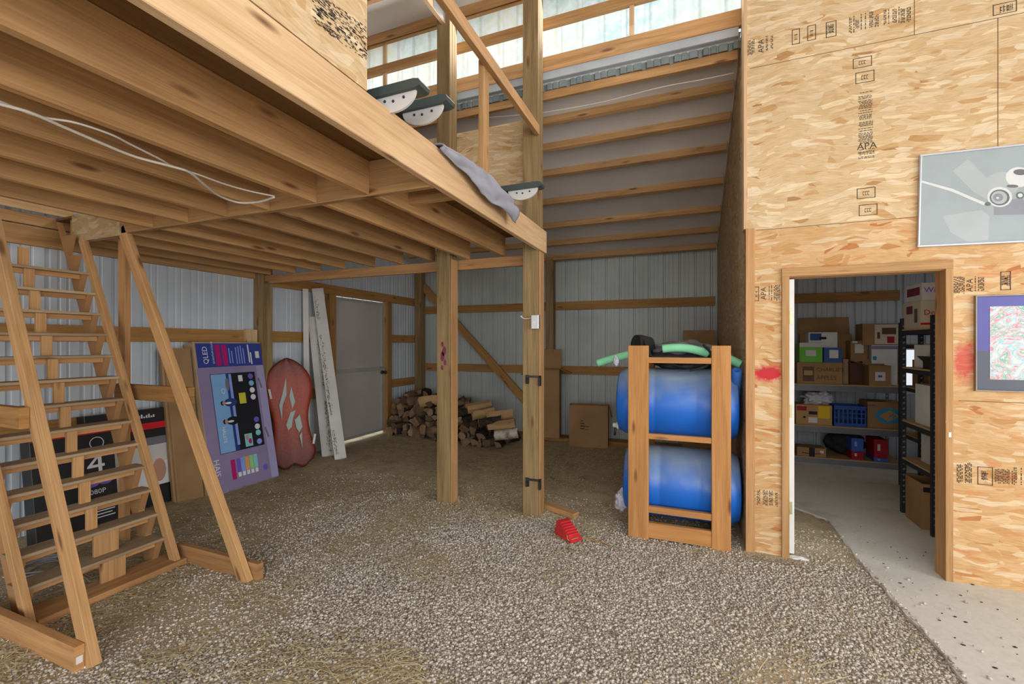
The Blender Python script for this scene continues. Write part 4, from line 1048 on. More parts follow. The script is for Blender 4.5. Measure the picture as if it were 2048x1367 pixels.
for i, (z, k) in enumerate(((1.20, 'violet_print'), (1.12, 'teal'), (1.04, 'white_print'), (0.96, 'white_print'), (0.70, 'violet_print'), (0.62, 'white_print'), (0.55, 'aqua_print'), (0.45, 'peri_print'))):
    disc(bm, 0.20, z, 0.032, 0.032, mi.get(k, mi['sky_print']), -0.003)
for i, k in enumerate(('violet_print', 'peri_print', 'orange_print', 'lime_print', 'aqua_print')):
    face_rect(bm, -0.10 + i * 0.05, 0.175, -0.055 + i * 0.05, 0.32, mi[k], -0.002); face_rect(bm, -0.095 + i * 0.05, 0.125, -0.06 + i * 0.05, 0.17, mi['white_print'], -0.002)
face_rect(bm, -0.165, 0.11, -0.115, 0.32, mi['magenta_print'], -0.002); disc(bm, 0.23, 0.15, 0.03, 0.035, mi['violet_print'], -0.002)
for z in (1.10, 0.52): quad(bm, [(0.285, -0.003, z + 0.07), (0.305, -0.003, z + 0.08), (0.335, -0.003, z - 0.04), (0.315, -0.003, z - 0.05)], mi['grey_print'])
emit('printed_face', bm, mats, tv, local=True)
bm = newbm()
text_bm(bm, 'QLED', (-0.255, -0.001, 1.36), Z, -X, 0.075); text_bm(bm, 'QUANTUM COLOR', (-0.19, -0.001, 1.36), Z, -X, 0.028)
text_bm(bm, 'HAIS', (-0.34, -0.001, 0.36), -Z, X, 0.085, 0); text_bm(bm, 'HALSTE', (-0.205, -0.003, 0.68), -Z, X, 0.05, 0)
emit('printed_lettering', bm, 'white_print', tv, local=True)
for z in (0.35,):
    pass
fb = lean_thing('flat_carton', 'plain brown flat carton leaning behind the printed television carton', 'carton', (-4.60, 3.02, 0.0), (1, 0), math.radians(8), 0.5, 1.52, 0.1)
lbox('carton_body', fb, (-0.23, 0.0, 0), (0.015, 0.10, 1.52), 'card')
lbox('packing_tape', fb, (-0.2325, 0.035, 0.0), (-0.2305, 0.065, 1.52), 'card_cut', 0)
fb.location = (-4.58, 3.02, 0)

ma = lean_thing('monitor_box', 'black and white carton with a red stripe beside the brown flat carton', 'carton', (-4.72, 2.50, 0.0), (1, 0), math.radians(5), 0.66, 0.92, 0.12)
lbox('carton_body', ma, (-0.33, 0, 0), (0.33, 0.12, 0.93), 'black')
bm = newbm(); face_rect(bm, -0.325, 0.74, 0.325, 0.80, 0); face_rect(bm, -0.325, 0.585, 0.325, 0.66, 1); face_rect(bm, -0.325, 0.20, 0.325, 0.585, 2); face_rect(bm, -0.32, 0.42, 0.325, 0.58, 3, -0.0015); disc(bm, 0.22, 0.34, 0.06, 0.11, 4)
emit('printed_face', bm, ['red_print', 'grey_print', 'white_print', 'grey_mid' if 'grey_mid' in M else 'endplate', 'skin_print'], ma, local=True)
bm = newbm(); text_bm(bm, 'AcerPred', (0.0, -0.001, 0.845), X, Z, 0.04) if False else [face_rect(bm, 0.05 + 0.02 * i, 0.85, 0.063 + 0.02 * i, 0.865 + 0.01 * (i % 3), 0) for i in range(8)]
emit('printed_marks', bm, 'white_print', ma, local=True)
mb = lean_thing('monitor_box', 'black carton with a big white 4 seen through the stair treads', 'carton', (-4.56, 2.06, 0.0), (1, 0), math.radians(8), 0.5, 0.86, 0.14)
lbox('carton_body', mb, (-0.28, 0, 0), (0.25, 0.14, 0.86), 'black')
bm = newbm(); face_rect(bm, -0.275, 0.80, 0.245, 0.85, 0); emit('red_band', bm, 'red_print', mb, local=True)
bm = newbm(); text_bm(bm, '4', (0.05, -0.001, 0.46), X, Z, 0.26)
n = 24
for i in range(n):
    a0, a1 = 2 * math.pi * i / n, 2 * math.pi * (i + 1) / n
    quad(bm, [(0.13 + 0.05 * math.cos(a0), -0.002, 0.72 + 0.05 * math.sin(a0)), (0.13 + 0.05 * math.cos(a1), -0.002, 0.72 + 0.05 * math.sin(a1)), (0.13 + 0.044 * math.cos(a1), -0.002, 0.72 + 0.044 * math.sin(a1)), (0.13 + 0.044 * math.cos(a0), -0.002, 0.72 + 0.044 * math.sin(a0))])
for j in range(5): face_rect(bm, 0.05, 0.20 - 0.025 * j, 0.22 - 0.02 * (j % 2), 0.208 - 0.025 * j, 0, -0.002)
text_bm(bm, '1080P', (0.03, -0.001, 0.30), X, Z, 0.055)
emit('printed_lettering', bm, 'white_print', mb, local=True)
bm = newbm(); disc(bm, 0.08, 0.39, 0.05, 0.03, 0); disc(bm, 0.17, 0.395, 0.05, 0.03, 0); emit('printed_picture', bm, 'violet_print', mb, local=True)

# coil of dark wire under the stair
bm = newbm(); r = random.Random(2)
for j in range(5):
    rr = 0.13 + 0.012 * j; cx, cy = -4.05 + r.uniform(-.02, .02), 1.62 + r.uniform(-.02, .02)
    tube(bm, [(cx + rr * math.cos(t), cy + rr * 0.8 * math.sin(t), 0.02 + 0.012 * j + 0.01 * math.sin(3 * t + j)) for t in [2 * math.pi * i / 28 for i in range(29)]], 0.006, 6)
tag(emit('wire_coil', bm, 'grey_print', loc=(-4.05, 1.62, 0)), 'loose coil of dark wire on the ground under the stair', 'wire')

# ------------------------------------------------------------------ red foam sled board
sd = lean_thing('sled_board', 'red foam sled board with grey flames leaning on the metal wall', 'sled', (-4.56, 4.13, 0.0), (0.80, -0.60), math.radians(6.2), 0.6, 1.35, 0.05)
def sled_w(t):   # half width along height 0..1
    if t < 0.03: return 0.17 + 0.04 * (t / 0.03)
    if t < 0.12: return 0.21 + 0.03 * (t - 0.03) / 0.09
    if t < 0.42: return 0.24 - 0.06 * math.sin(math.pi * 0.5 * (t - 0.12) / 0.30)
    if t < 0.72: return 0.18 + 0.07 * sst(0.42, 0.72, t)
    return 0.25 * max(0.0, 1 - ((t - 0.72) / 0.283) ** 2.1) ** 0.72
sd.rotation_euler.y = math.radians(-3.5)
N = 48; bm = newbm(); rows = []
for i in range(N + 1):
    t = i / N; w = sled_w(t); row = []
    w *= 1.1
    for j in range(17):
        q = j / 16 * 2 - 1; x = w * q
        y = -0.03 + 0.035 * abs(q) ** 3 - 0.005 * math.cos(q * math.pi * 2) - 0.08 * max(0, t - 0.85) ** 1.0
        dent = 0.02 * max(0, 1 - t / 0.08) * math.cos(q * 4)
        row.append(bm.verts.new((x, y, 1.35 * t + (0.03 * math.cos(q * 6.28) * (1 - t / 0.1) if t < 0.1 else 0) + 0.03)))
    rows.append(row)
for a, b in zip(rows, rows[1:]):
    for k in range(16): bm.faces.new([a[k], a[k + 1], b[k + 1], b[k]]).smooth = True
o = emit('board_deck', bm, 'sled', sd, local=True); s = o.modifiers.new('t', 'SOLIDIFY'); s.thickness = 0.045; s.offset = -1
bm = newbm()
for pts in ([(-0.07, 0.95), (-0.02, 1.14), (-0.03, 0.92), (-0.08, 0.80), (-0.10, 0.62), (-0.12, 0.80)], [(0.0, 0.90), (0.03, 1.02), (0.06, 0.82), (0.02, 0.74)], [(-0.06, 0.55), (0.0, 0.70), (0.06, 0.72), (0.02, 0.62), (0.0, 0.52), (-0.04, 0.48)], [(0.04, 0.60), (0.10, 0.66), (0.12, 0.50), (0.08, 0.44), (0.05, 0.50)], [(0.08, 0.40), (0.11, 0.44), (0.10, 0.24)]):
    bm.faces.new([bm.verts.new((x, -0.046, z)) for x, z in pts][::-1] if False else [bm.verts.new((x, -0.047, z)) for x, z in pts])
emit('flame_graphic', bm, 'flame_print', sd, local=True)
for x, z, a_ in ((-0.20, 0.95, 0.15), (-0.22, 0.27, 0.15), (0.23, 0.33, -0.3)):
    bm = newbm(); beam(bm, (x, -0.02, z - 0.06), (x - a_ * 0.1, -0.02, z + 0.06), 0.025, 0.05, up=Y); emit('side_grip', bm, 'endplate', sd, local=True)

# ------------------------------------------------------------------ white planks
def plank(b0, t0, w, t, label, stain, nd_=(0.74, -0.67)):
    b0 = Vector(b0); t0 = Vector(t0); n = Vector((nd_[0], nd_[1], 0)).normalized(); e1 = (t0 - b0); L = e1.length; e1.normalize()
    e2 = n.cross(e1).normalized() * -1; e3 = e1.cross(e2).normalized()
    if e3.dot(n) < 0: e3 = -e3
    t_ = thing('white_plank', label, 'plank', b0, 0, 'white planks leaning by the side door')
    bm = newbm(); box_axes(bm, b0 - e2 * w / 2 - e3 * t, e1, e2, e3, L, w, t, 0, 0.002); emit('plank_body', bm, 'plank', t_)
    if stain:
        r = random.Random(stain); bm = newbm()
        for i in range(420):
            s = r.uniform(0.03, 0.95) * L; c = noise.noise(Vector((s * 3, stain, 0)))
            o2 = -w * 0.30 + r.gauss(0, w * 0.09) + 0.02 * c; q = r.uniform(0.0015, 0.005); h = r.uniform(0.003, 0.018)
            if abs(o2) > w / 2 - 0.01 or c < -0.22: continue
            ctr = b0 + e1 * s + e2 * o2 * (-1 if stain == 5 else 1) + e3 * 0.001
            bm.faces.new([bm.verts.new(ctr + e1 * h * math.cos(a) + e2 * q * math.sin(a)) for a in [i2 * 1.047 for i2 in range(6)]])
        emit('mould_stain', bm, 'stain', t_)
    return t_
plank((-4.36, 4.70, 0.0), (-4.87, 4.80, 2.33), 0.15, 0.02, 'tall white plank with a long dark mould streak, in front of the grey door', 3)
plank((-4.62, 4.74, 0.0), (-4.90, 4.76, 1.93), 0.15, 0.02, 'shorter white plank with a brown stained edge, overlapped by the mouldy tall plank', 5)
plank((-4.80, 4.56, 0.0), (-4.88, 4.60, 2.30), 0.07, 0.02, 'narrow clean white plank nearest the red sled board', 0)

# ------------------------------------------------------------------ firewood
def log_mesh(seed, kind):
    r = random.Random(seed); bm = newbm(); L = r.uniform(0.34, 0.42); rad = r.uniform(0.055, 0.085); n = 14
    if kind == 'round': sec = [(rad * 0.75 * math.cos(2 * math.pi * i / n), rad * 0.75 * math.sin(2 * math.pi * i / n), 0) for i in range(n)]
    elif kind == 'wedge':
        a = r.uniform(1.4, 2.2); sec = [(rad * 1.5 * math.cos(a * i / 8 - a / 2 ), rad * 1.5 * math.sin(a * i / 8 - a / 2), 0) for i in range(9)] + [(0, 0, 1)]
        sec = [(x - rad * 0.8, y, q) for x, y, q in sec]
    else: sec = [(-rad, -rad * .5, 1), (rad * .9, -rad * .6, 1), (rad, rad * .4, 0), (rad * .2, rad * .75, 0), (-rad * .9, rad * .5, 1)]
    rings = []
    for k in range(6):
        y = -L / 2 + L * k / 5; g = 1 + 0.06 * r.uniform(-1, 1); dx, dz = r.uniform(-.006, .006), r.uniform(-.006, .006)
        rings.append([bm.verts.new((x * g + dx + r.uniform(-.003, .003), y + (r.uniform(-.008, .008) if k in (0, 5) else 0), z * g + dz + r.uniform(-.003, .003))) for x, z, _ in sec])
    uvl = bm.loops.layers.uv.active; m_ = len(sec)
    for a, b in zip(rings, rings[1:]):
        for k in range(m_):
            cut = sec[k][2] or sec[(k + 1) % m_][2]
            f = bm.faces.new([a[k], b[k], b[(k + 1) % m_], a[(k + 1) % m_]]); f.material_index = 1 if cut else 0
            for lp in f.loops: lp[uvl].uv = (lp.vert.co.y + seed, lp.vert.co.x * 2 + lp.vert.co.z)
    for rg in (rings[0], rings[-1][::-1]):
        f = bm.faces.new(rg); f.material_index = 1
        for lp in f.loops: lp[uvl].uv = (lp.vert.co.x * .3 + seed, lp.vert.co.z * .5)
    bmesh.ops.recalc_face_normals(bm, faces=bm.faces)
    me = bpy.data.meshes.new('firewood_log'); bm.to_mesh(me); bm.free(); me.materials.append(M['bark']); me.materials.append(M['split']); return me
LKIND = ['wedge split', 'round', 'flat split', 'wedge split', 'wedge split', 'round', 'flat split', 'wedge split']
ORD = 'first second third fourth fifth sixth seventh eighth ninth tenth eleventh twelfth thirteenth fourteenth fifteenth sixteenth seventeenth eighteenth nineteenth twentieth'.split()
LOGS = [log_mesh(i, k) for i, k in enumerate(['wedge', 'round', 'slab', 'wedge', 'wedge', 'round', 'slab', 'wedge'])]
FRESH = [m_.copy() for m_ in LOGS[:4]]
for q_, m_ in enumerate(FRESH):
    m_.materials[1] = M['split_fresh']
    if q_ != 1: m_.materials[0] = M['split_fresh']
def put_log(me, loc, rot, label, group='firewood logs heaped in the back corner'):
    o = bpy.data.objects.new('firewood_log', me); COL.objects.link(o); o.location = loc; o.rotation_euler = rot
    return tag(o, label, 'log', group)
r = random.Random(21)
hts = lambda x: 0.50 * (1 - sst(-3.95, -2.75, x)) * sst(-5.0, -4.7, x) + 0.12 + (0.05 * math.sin(x * 5))
for row, yy in enumerate((6.42, 6.86)):
    for lay in range(7):
        z = 0.07 + lay * 0.098
        x = -4.76 + 0.06 * (lay % 2); cnt = 0
        while x < -2.62:
            top = hts(x) + 0.01 * row
            if z < top and (row == 0 or z > top - 0.22):
                yc = yy + 0.10 * (x + 4.8) * -0.25 + r.uniform(-0.05, 0.05) + 0.035 * lay
                li = r.randrange(8); cnt += 1
                put_log(LOGS[li], (x + r.uniform(-.015, .015), yc, gz(x, yc) + z), (r.uniform(-.18, .18), r.uniform(0, 6.28), r.uniform(-.5, .5)),
                        '%s firewood log, %s course of the %s row, %s from the side wall' % (LKIND[li], ORD[lay], ('front', 'rear')[row], ORD[cnt - 1]))
            x += r.uniform(0.115, 0.14)
for (u, v, yl, ry, rz, lab) in ((862, 800, 6.40, 0.2, 1.3, 'pale split log topping the highest part of the firewood heap'),
        (925, 824, 6.40, 0.6, 0.5, 'pale thick split log just past the smeared post on the heap'),
        (957, 813, 6.6, 0.5, 0.7, 'greyish split log propped highest between the two posts'),
        (966, 826, 6.35, 0.4, 0.75, 'short pale split log in the middle of the heap between the posts'),
        (1000, 830, 6.35, 0.3, 1.15, 'broad pale split log lying across the low end of the heap'),
        (980, 842, 6.2, 0.2, 1.0, 'thin pale splinter log slanting over the low end of the heap'),
        (1003, 848, 6.25, 0.1, 1.3, 'reddish split log tucked under the broad pale one')):
    c = P(u, v, 'y', yl); put_log(FRESH[k % 4] if (k := k + 1) else None, c, (0.15, ry, -rz), lab)
c = P(1012, 868, 'y', 6.15); me = LOGS[1].copy(); me.materials[0] = M['birch']; o = put_log(me, c, (0.1, 0.4, -1.15), 'log with peeling white bark at the end of the heap'); o.scale = (1.25, 1.0, 1.25)
# long thin sticks on top
for (a, b, lab) in (((800, 812), (846, 786), 'long thin stick slanting up out of the firewood heap'), ((798, 805), (812, 785), 'short dark stick poking up at the wall side of the heap')):
    bm = newbm(); pa, pb = P(a[0], a[1], 'y', 6.45), P(b[0], b[1], 'y', 6.75); tube(bm, spline([pa, (pa + pb) / 2 + Vector((0, 0, 0.01)), pb], 6), 0.014, 7); tag(emit('wood_stick', bm, 'bark', loc=pa), lab, 'stick')

# ------------------------------------------------------------------ cartons at the back
def open_carton(name, label, loc, rotz, w, d, h, mat='card', flaps=(), lean=0.0, group=None, cat='carton', t=0.006):
    """origin bottom centre; flaps: list of (side, length, angle up from horizontal)"""
    o = thing(name, label, cat, loc, rotz, group); o.rotation_euler = (-lean, 0, rotz)
    bm = newbm()
    box(bm, (-w / 2, -d / 2, 0), (w / 2, d / 2, t)); box(bm, (-w / 2, -d / 2, t), (w / 2, -d / 2 + t, h)); box(bm, (-w / 2, d / 2 - t, t), (w / 2, d / 2, h))
    box(bm, (-w / 2, -d / 2 + t, t), (-w / 2 + t, d / 2 - t, h)); box(bm, (w / 2 - t, -d / 2 + t, t), (w / 2, d / 2 - t, h))
    emit('carton_body', bm, mat, o, local=True)
    for side, ln, ang in flaps:
        bm = newbm(); c_, s_ = math.cos(ang) * ln, math.sin(ang) * ln
        if side == 'f': p = [(-w / 2, -d / 2, h), (w / 2, -d / 2, h), (w / 2, -d / 2 - c_, h + s_), (-w / 2, -d / 2 - c_, h + s_)]
        elif side == 'b': p = [(w / 2, d / 2, h), (-w / 2, d / 2, h), (-w / 2, d / 2 + c_, h + s_), (w / 2, d / 2 + c_, h + s_)]
        elif side == 'l': p = [(-w / 2, d / 2, h), (-w / 2, -d / 2, h), (-w / 2 - c_, -d / 2, h + s_), (-w / 2 - c_, d / 2, h + s_)]
        else: p = [(w / 2, -d / 2, h), (w / 2, d / 2, h), (w / 2 + c_, d / 2, h + s_), (w / 2 + c_, -d / 2, h + s_)]
        quad(bm, p); q = emit('flap', bm, mat, o, local=True); sm = q.modifiers.new('t', 'SOLIDIFY'); sm.thickness = 0.005
    return o
def closed_carton(name, label, loc, rotz, w, d, h, mat, group=None, cat='carton', tape=True):
    o = thing(name, label, cat, loc, rotz, group)
    lbox('carton_body', o, (-w / 2, -d / 2, 0), (w / 2, d / 2, h), mat, 0.003)
    return o
def decal(name, parent, rects, mats_, w, d, h, texts=()):
    """rects on the front (-y) face in 0..1: x0,z0,x1,z1,mat"""
    bm = newbm(); y = -d / 2 - 0.0008
    for k_, (x0, z0, x1, z1, m_) in enumerate(rects): quad(bm, [(-w / 2 + x0 * w, y - 0.0003 * k_, z0 * h), (-w / 2 + x1 * w, y - 0.0003 * k_, z0 * h), (-w / 2 + x1 * w, y - 0.0003 * k_, z1 * h), (-w / 2 + x0 * w, y - 0.0003 * k_, z1 * h)], m_)
    for s, x, z, sz, m_ in texts: text_bm(bm, s, (-w / 2 + x * w, y - 0.0003 * len(rects), z * h), X, Z, sz, m_)
    return emit(name, bm, mats_, parent, local=True)

pt = P(1100, 880, 'y', 7.1)
tc_ = open_carton('tall_carton', 'tall narrow open cardboard carton leaning on the back wall behind the latch post', (P(1093, 875, 'y', 7.22).x, 7.16, -0.005), 0.12, 0.50, 0.20, 1.14, 'card', (('b', 0.32, 1.48), ('f', 0.06, -0.2), ('l', 0.2, -0.6), ('r', 0.2, -0.35)), 0.0)
b2 = open_carton('square_carton', 'square brown carton with small black printing standing before the back wall skirt board', (P(1176, 888, 'y', 6.95).x, 7.02, -0.075), 0.12, 0.60, 0.22, 0.66, 'card', (('r', 0.2, -1.3),), 0.0)
decal('printed_marks', b2, [(0.30, 0.62, 0.36, 0.64, 0), (0.29, 0.55, 0.40, 0.58, 0), (0.29, 0.49, 0.42, 0.52, 0), (0.42, 0.49, 0.52, 0.505, 0), (0.29, 0.43, 0.40, 0.46, 0), (0.42, 0.42, 0.50, 0.43, 0)], 'ink', 0.6, 0.22, 0.66)
ct = open_carton('leaning_carton', 'brown open carton standing behind the barrel rack near the partition', (P(1398, 690, 'y', 6.9).x, 6.95, gz(0, 6.9)), 0.0, 0.44, 0.4, 1.62, 'card', (('b', 0.2, 1.5),))

# red wheel chock, offcut of lumber
ck = thing('wheel_chock', 'bright red plastic wheel chock lying on the gravel', 'wheel chock', (-0.90, 3.46, 0.01), math.radians(-38))
bm = newbm(); prism(bm, [(-0.11, 0.0), (0.10, 0.0), (0.105, 0.018), (-0.055, 0.115), (-0.085, 0.115)], 0.11, (0, 0.055, 0), X, Z, 0)
emit('chock_body', bm, 'red', ck, local=True)
bm = newbm()
for i in range(6): a = i / 6; box(bm, (-0.04 + a * 0.12, -0.05, 0.105 - a * 0.076), (-0.032 + a * 0.12, 0.05, 0.117 - a * 0.076))
emit('grip_ribs', bm, 'red', ck, local=True)
bm = newbm(); tube(bm, spline([(0.06, -0.058, 0.05), (0.08, -0.06, 0.02), (0.10, 0, 0.03), (0.09, 0.06, 0.012), (0.2, 0.14, 0.012), (0.33, 0.14, 0.02)]), 0.005, 6); emit('chock_cord', bm, 'wood_dark', ck, local=True)
bm = newbm(); a, b = P(1085, 1008, 'z', 0.03), P(1152, 1030, 'z', 0.03); beam(bm, a, b, 0.085, 0.045)
tag(emit('lumber_offcut', bm, 'wood', loc=(a.x, a.y, 0.01)), 'short offcut of lumber on the gravel at the foot of the latch post', 'lumber')

# ------------------------------------------------------------------ barrel rack
rk = thing('barrel_rack', 'tall lumber rack of two uprights and rungs holding two blue barrels', 'rack', (-0.06, 4.0, 0))
def XR(u): return P(u, 700, 'y', 3.68).x
xl0, xl1, xr0, xr1 = P(1256, 880, 'y', 3.68).x, P(1297, 880, 'y', 3.68).x, P(1423, 880, 'y', 3.68).x, P(1462, 880, 'y', 3.68).x
for x0, x1 in ((xl0, xl1), (xr0, xr1)):
    part_box('upright', rk, (x0, 3.68, -0.02), (x1, 3.72, 1.535), 'rackwood', 0.004)
    part_box('upright', rk, (x0, 4.36, -0.02), (x1, 4.40, 1.50), 'rackwood', 0.004)
for zc_, zh in ((1.42, 0.045), (0.815, 0.042), (0.235, 0.05), (0.07, 0.12)):
    for y in (3.685, 4.355): part_box('rung', rk, (xl1 + 0.001, y, zc_ - zh / 2), (xr0 - 0.001, y + 0.038, zc_ + zh / 2), 'rackwood', 0.002)
for z in (0.755, 0.085):
    for x in (xl0 + 0.05, xr0 + 0.03): part_box('side_rail', rk, (x, 3.721, z - 0.088), (x + 0.038, 4.359, z), 'rackwood')
def barrel(z, label, x0, x1):
    r_ = 0.292; L = x1 - x0
    t = thing('blue_barrel', label, 'barrel', ((x0 + x1) / 2, 4.04, z - r_), 0, 'barrels in the rack')
    bm = newbm(); prof = [(0, 0.0), (0.004, 0.22), (0.004, 0.235), (-0.0, 0.25), (0.012, 0.262), (0.03, 0.268), (0.05, r_ - 0.010), (0.09, r_), (L * 0.33 - 0.012, r_), (L * 0.33, r_ - 0.005), (L * 0.33 + 0.012, r_), (L * 0.67 - 0.012, r_), (L * 0.67, r_ - 0.005), (L * 0.67 + 0.012, r_), (L - 0.09, r_), (L - 0.05, r_ - 0.010), (L - 0.03, 0.268), (L - 0.012, 0.262), (L, 0.25), (L - 0.004, 0.235), (L - 0.004, 0.22), (L, 0.0)]
    lathe(bm, prof, (x0, 4.04, z), (1, 0, 0), 64); emit('barrel_body', bm, 'barrel', t)
    return t
ba = barrel(1.048, 'blue plastic barrel lying on its side, upper of the two in the rack', -0.575, 0.35)
bb = barrel(0.378, 'blue plastic barrel lying on its side, lower of the two in the rack', -0.52, 0.365)
bm = newbm(); lathe(bm, [(0, 0.032), (0.02, 0.032), (0.02, 0.022), (0.05, 0.02), (0.055, 0.012)], (-0.58, 4.0, 0.83), (-1, 0, 0), 16); emit('bung_cap', bm, 'white', ba)
bm = newbm(); tube(bm, [(-0.61, 4.0, 0.82), (-0.62, 4.0, 0.74)], 0.01, 8); emit('tap', bm, 'iron', ba)
# foam noodles, bag, cloth on top
yn = 3.95
def noodle(pts, y, label, mat, rad=0.033, hole=False):
    bm = newbm(); tube(bm, spline([P(u, v, 'y', yy) for (u, v), yy in zip(pts, y)], 8), rad, 16)
    return tag(emit('foam_noodle', bm, mat, loc=P(pts[0][0], pts[0][1], 'y', y[0])), label, 'foam noodle', 'foam noodles on the rack')
noodle([(1195, 726), (1225, 717), (1256, 709), (1300, 703), (1335, 700)], [4.0, 4.0, 4.0, 4.05, 4.1], 'pale green foam noodle whose end points at the back wall', 'green')
noodle([(1325, 697), (1350, 695), (1380, 697), (1415, 706)], [3.80, 3.80, 3.82, 3.86], 'green foam noodle lying across the black bag', 'green')
noodle([(1420, 702), (1455, 716), (1482, 729)], [3.92, 3.9, 3.88], 'short green foam noodle end sticking out past the upright toward the partition', 'green')
c = P(1476, 741, 'y', 3.75); t = thing('foam_noodle', 'blue hollow foam tube standing between the rack and the partition', 'foam noodle', (c.x - 0.01, 3.84, 0.75))
bm = newbm(); n = 20; d = Vector((0.01, 0.62, -0.78)).normalized(); top_ = Vector((c.x - 0.005, 3.80, c.z))
# hollow tube
s_ = d.cross(X).normalized(); q_ = s_.cross(d)
rs_ = [[bm.verts.new(top_ + d * l + (s_ * math.cos(2 * math.pi * i / n) + q_ * math.sin(2 * math.pi * i / n)) * rr) for i in range(n)] for l, rr in ((0.25, 0.014), (0.0, 0.014), (0.0, 0.036), (0.45, 0.036))]
for a, b in zip(rs_, rs_[1:]):
    for i in range(n): bm.faces.new([a[i], a[(i + 1) % n], b[(i + 1) % n], b[i]]).smooth = True
emit('tube_body', bm, 'bluefoam', t)

def lump(bm, c, rx, ry, rz, seed, amp=0.18, freq=2.2, sub=4, flat=0.0, mi=0):
    tmp = bmesh.new(); bmesh.ops.create_icosphere(tmp, subdivisions=sub, radius=1.0)
    mp = {}
    for v in tmp.verts:
        p = v.co.copy(); k_ = 1 + amp * noise.noise(p * freq + Vector((seed, 0, 0))) + 0.4 * amp * noise.noise(p * freq * 3 + Vector((0, seed, 0)))
        p = p * k_; p = Vector((p.x * rx, p.y * ry, max(p.z, -1 + flat) * rz)); mp[v] = bm.verts.new(Vector(c) + p)
    for f in tmp.faces:
        g = bm.faces.new([mp[v] for v in f.verts]); g.smooth = True; g.material_index = mi
    tmp.free()
bg_ = thing('sports_bag', 'black and grey nylon bag slumped over the top of the barrel rack', 'bag', (-0.05, 4.1, 1.36))
c = P(1360, 705, 'y', 4.05)
bm = newbm(); lump(bm, (c.x, 4.08, 1.43), 0.30, 0.20, 0.10, 3, 0.25); emit('bag_body', bm, 'blackcloth', bg_)
bm = newbm(); lump(bm, (c.x + 0.03, 4.06, 1.50), 0.26, 0.17, 0.075, 8, 0.25); emit('bag_lid', bm, 'greycloth', bg_)
c3 = P(1283, 690, 'y', 3.98)
bm = newbm(); lathe(bm, [(0.0, 0.055), (-0.02, 0.075), (0.03, 0.08), (0.12, 0.07), (0.14, 0.05)], (c3.x - 0.03, 3.95, 1.55), (0.75, 0.6, -0.1), 24); emit('bag_cup', bm, 'blackcloth', bg_)
bm = newbm(); tube(bm, spline([(c3.x + 0.03, 3.9, 1.58), (c3.x + 0.07, 3.84, 1.5), (c3.x + 0.10, 3.80, 1.44), (c.x - 0.1, 3.80, 1.445), (c.x, 3.78, 1.44)]), 0.012, 8); tube(bm, spline([(c.x + 0.18, 3.86, 1.54), (c.x + 0.23, 3.78, 1.47), (c.x + 0.2, 3.76, 1.38), (c.x + 0.08, 3.78, 1.34)]), 0.010, 8); emit('strap', bm, 'blackcloth', bg_)
c4 = P(1361, 727, 'y', 4.0); bm = newbm(); lump(bm, (c4.x, 4.05, 1.375), 0.2, 0.16, 0.04, 5, 0.2); emit('bag_pocket', bm, 'black', bg_)
c = P(1232, 722, 'y', 3.94); bm = newbm(); lump(bm, (c.x, 3.94, c.z), 0.02, 0.015, 0.045, 6, 0.5, 3); tag(emit('cloth_scrap', bm, 'plasticbag', loc=c), 'scrap of white cloth tied round the pale green noodle', 'cloth')
c = P(1243, 1005, 'y', 3.95); bm = newbm(); lump(bm, (c.x, 3.95, c.z + 0.02), 0.055, 0.06, 0.085, 2, 0.4, 2.5); tag(emit('plastic_jug', bm, 'plasticbag', loc=(c.x, 3.95, 0)), 'crumpled clear plastic jug on the ground beside the lower barrel', 'jug')

# ------------------------------------------------------------------ framed pictures on the strand board wall
def framed(name, label, cs, mats_, fw, depth=0.025):
    pass
yp = YW - 0.004
tl, bl = P(1829, 312, 'y', yp), P(1833, 495, 'y', yp); trr, brr = P(2048, 288, 'y', yp), P(2048, 485, 'y', yp)
ex = (brr - bl).normalized(); ex = Vector((ex.x, 0, ex.z)); wpx = 1.02; hpx = (tl - bl).length
ang = math.atan2(ex.z, ex.x); ang = max(-0.03, min(0.03, ang))
pf = thing('framed_print', 'grey aircraft engine and propeller print in a thin silver frame', 'picture', (bl.x, YW - 0.001, bl.z)); pf.rotation_euler = (0, -ang, 0)
Wd, Hd = wpx, hpx; t = 0.012
bm = newbm()
for lo, hi in (((0, -0.022, 0), (Wd, 0, t)), ((0, -0.022, Hd - t), (Wd, 0, Hd)), ((0, -0.022, t), (t, 0, Hd - t)), ((Wd - t, -0.022, t), (Wd, 0, Hd - t))): box(bm, lo, hi, 0, 0.003)
emit('picture_frame', bm, 'frame_alu', pf, local=True)
bm = newbm(); mats = ['print_grey', 'print_light', 'print_blade', 'print_mid', 'print_pale', 'print_dark', 'bluefoam']
quad(bm, [(t, -0.010, t), (Wd - t, -0.010, t), (Wd - t, -0.010, Hd - t), (t, -0.010, Hd - t)], 0)
def pq(u, v): return P(u, v, 'y', yp) - Vector((bl.x, 0, bl.z))
def poly(pts, mi_, y): bm.faces.new([bm.verts.new((pq(u, v).x, y, pq(u, v).z)) for u, v in pts]).material_index = mi_
poly([(1900, 342), (1930, 318), (1980, 365), (1975, 400), (1945, 385)][::-1], 1, -0.0103)
poly([(1882, 432), (1960, 418), (1976, 430), (1975, 478), (1935, 482), (1900, 465)][::-1], 1, -0.0103)
poly([(1836, 361), (1900, 377), (1967, 404), (1964, 409), (1900, 383), (1836, 365)][::-1], 4, -0.0106)
def ell(u, v, ru, rv, mi_, y): poly([(u + ru * math.cos(a), v + rv * math.sin(a)) for a in [2 * math.pi * i / 28 for i in range(28)]], mi_, y)
ell(2000, 366, 34, 24, 1, -0.0106); ell(2032, 352, 26, 20, 4, -0.0108); ell(2035, 342, 14, 6, 5, -0.011)
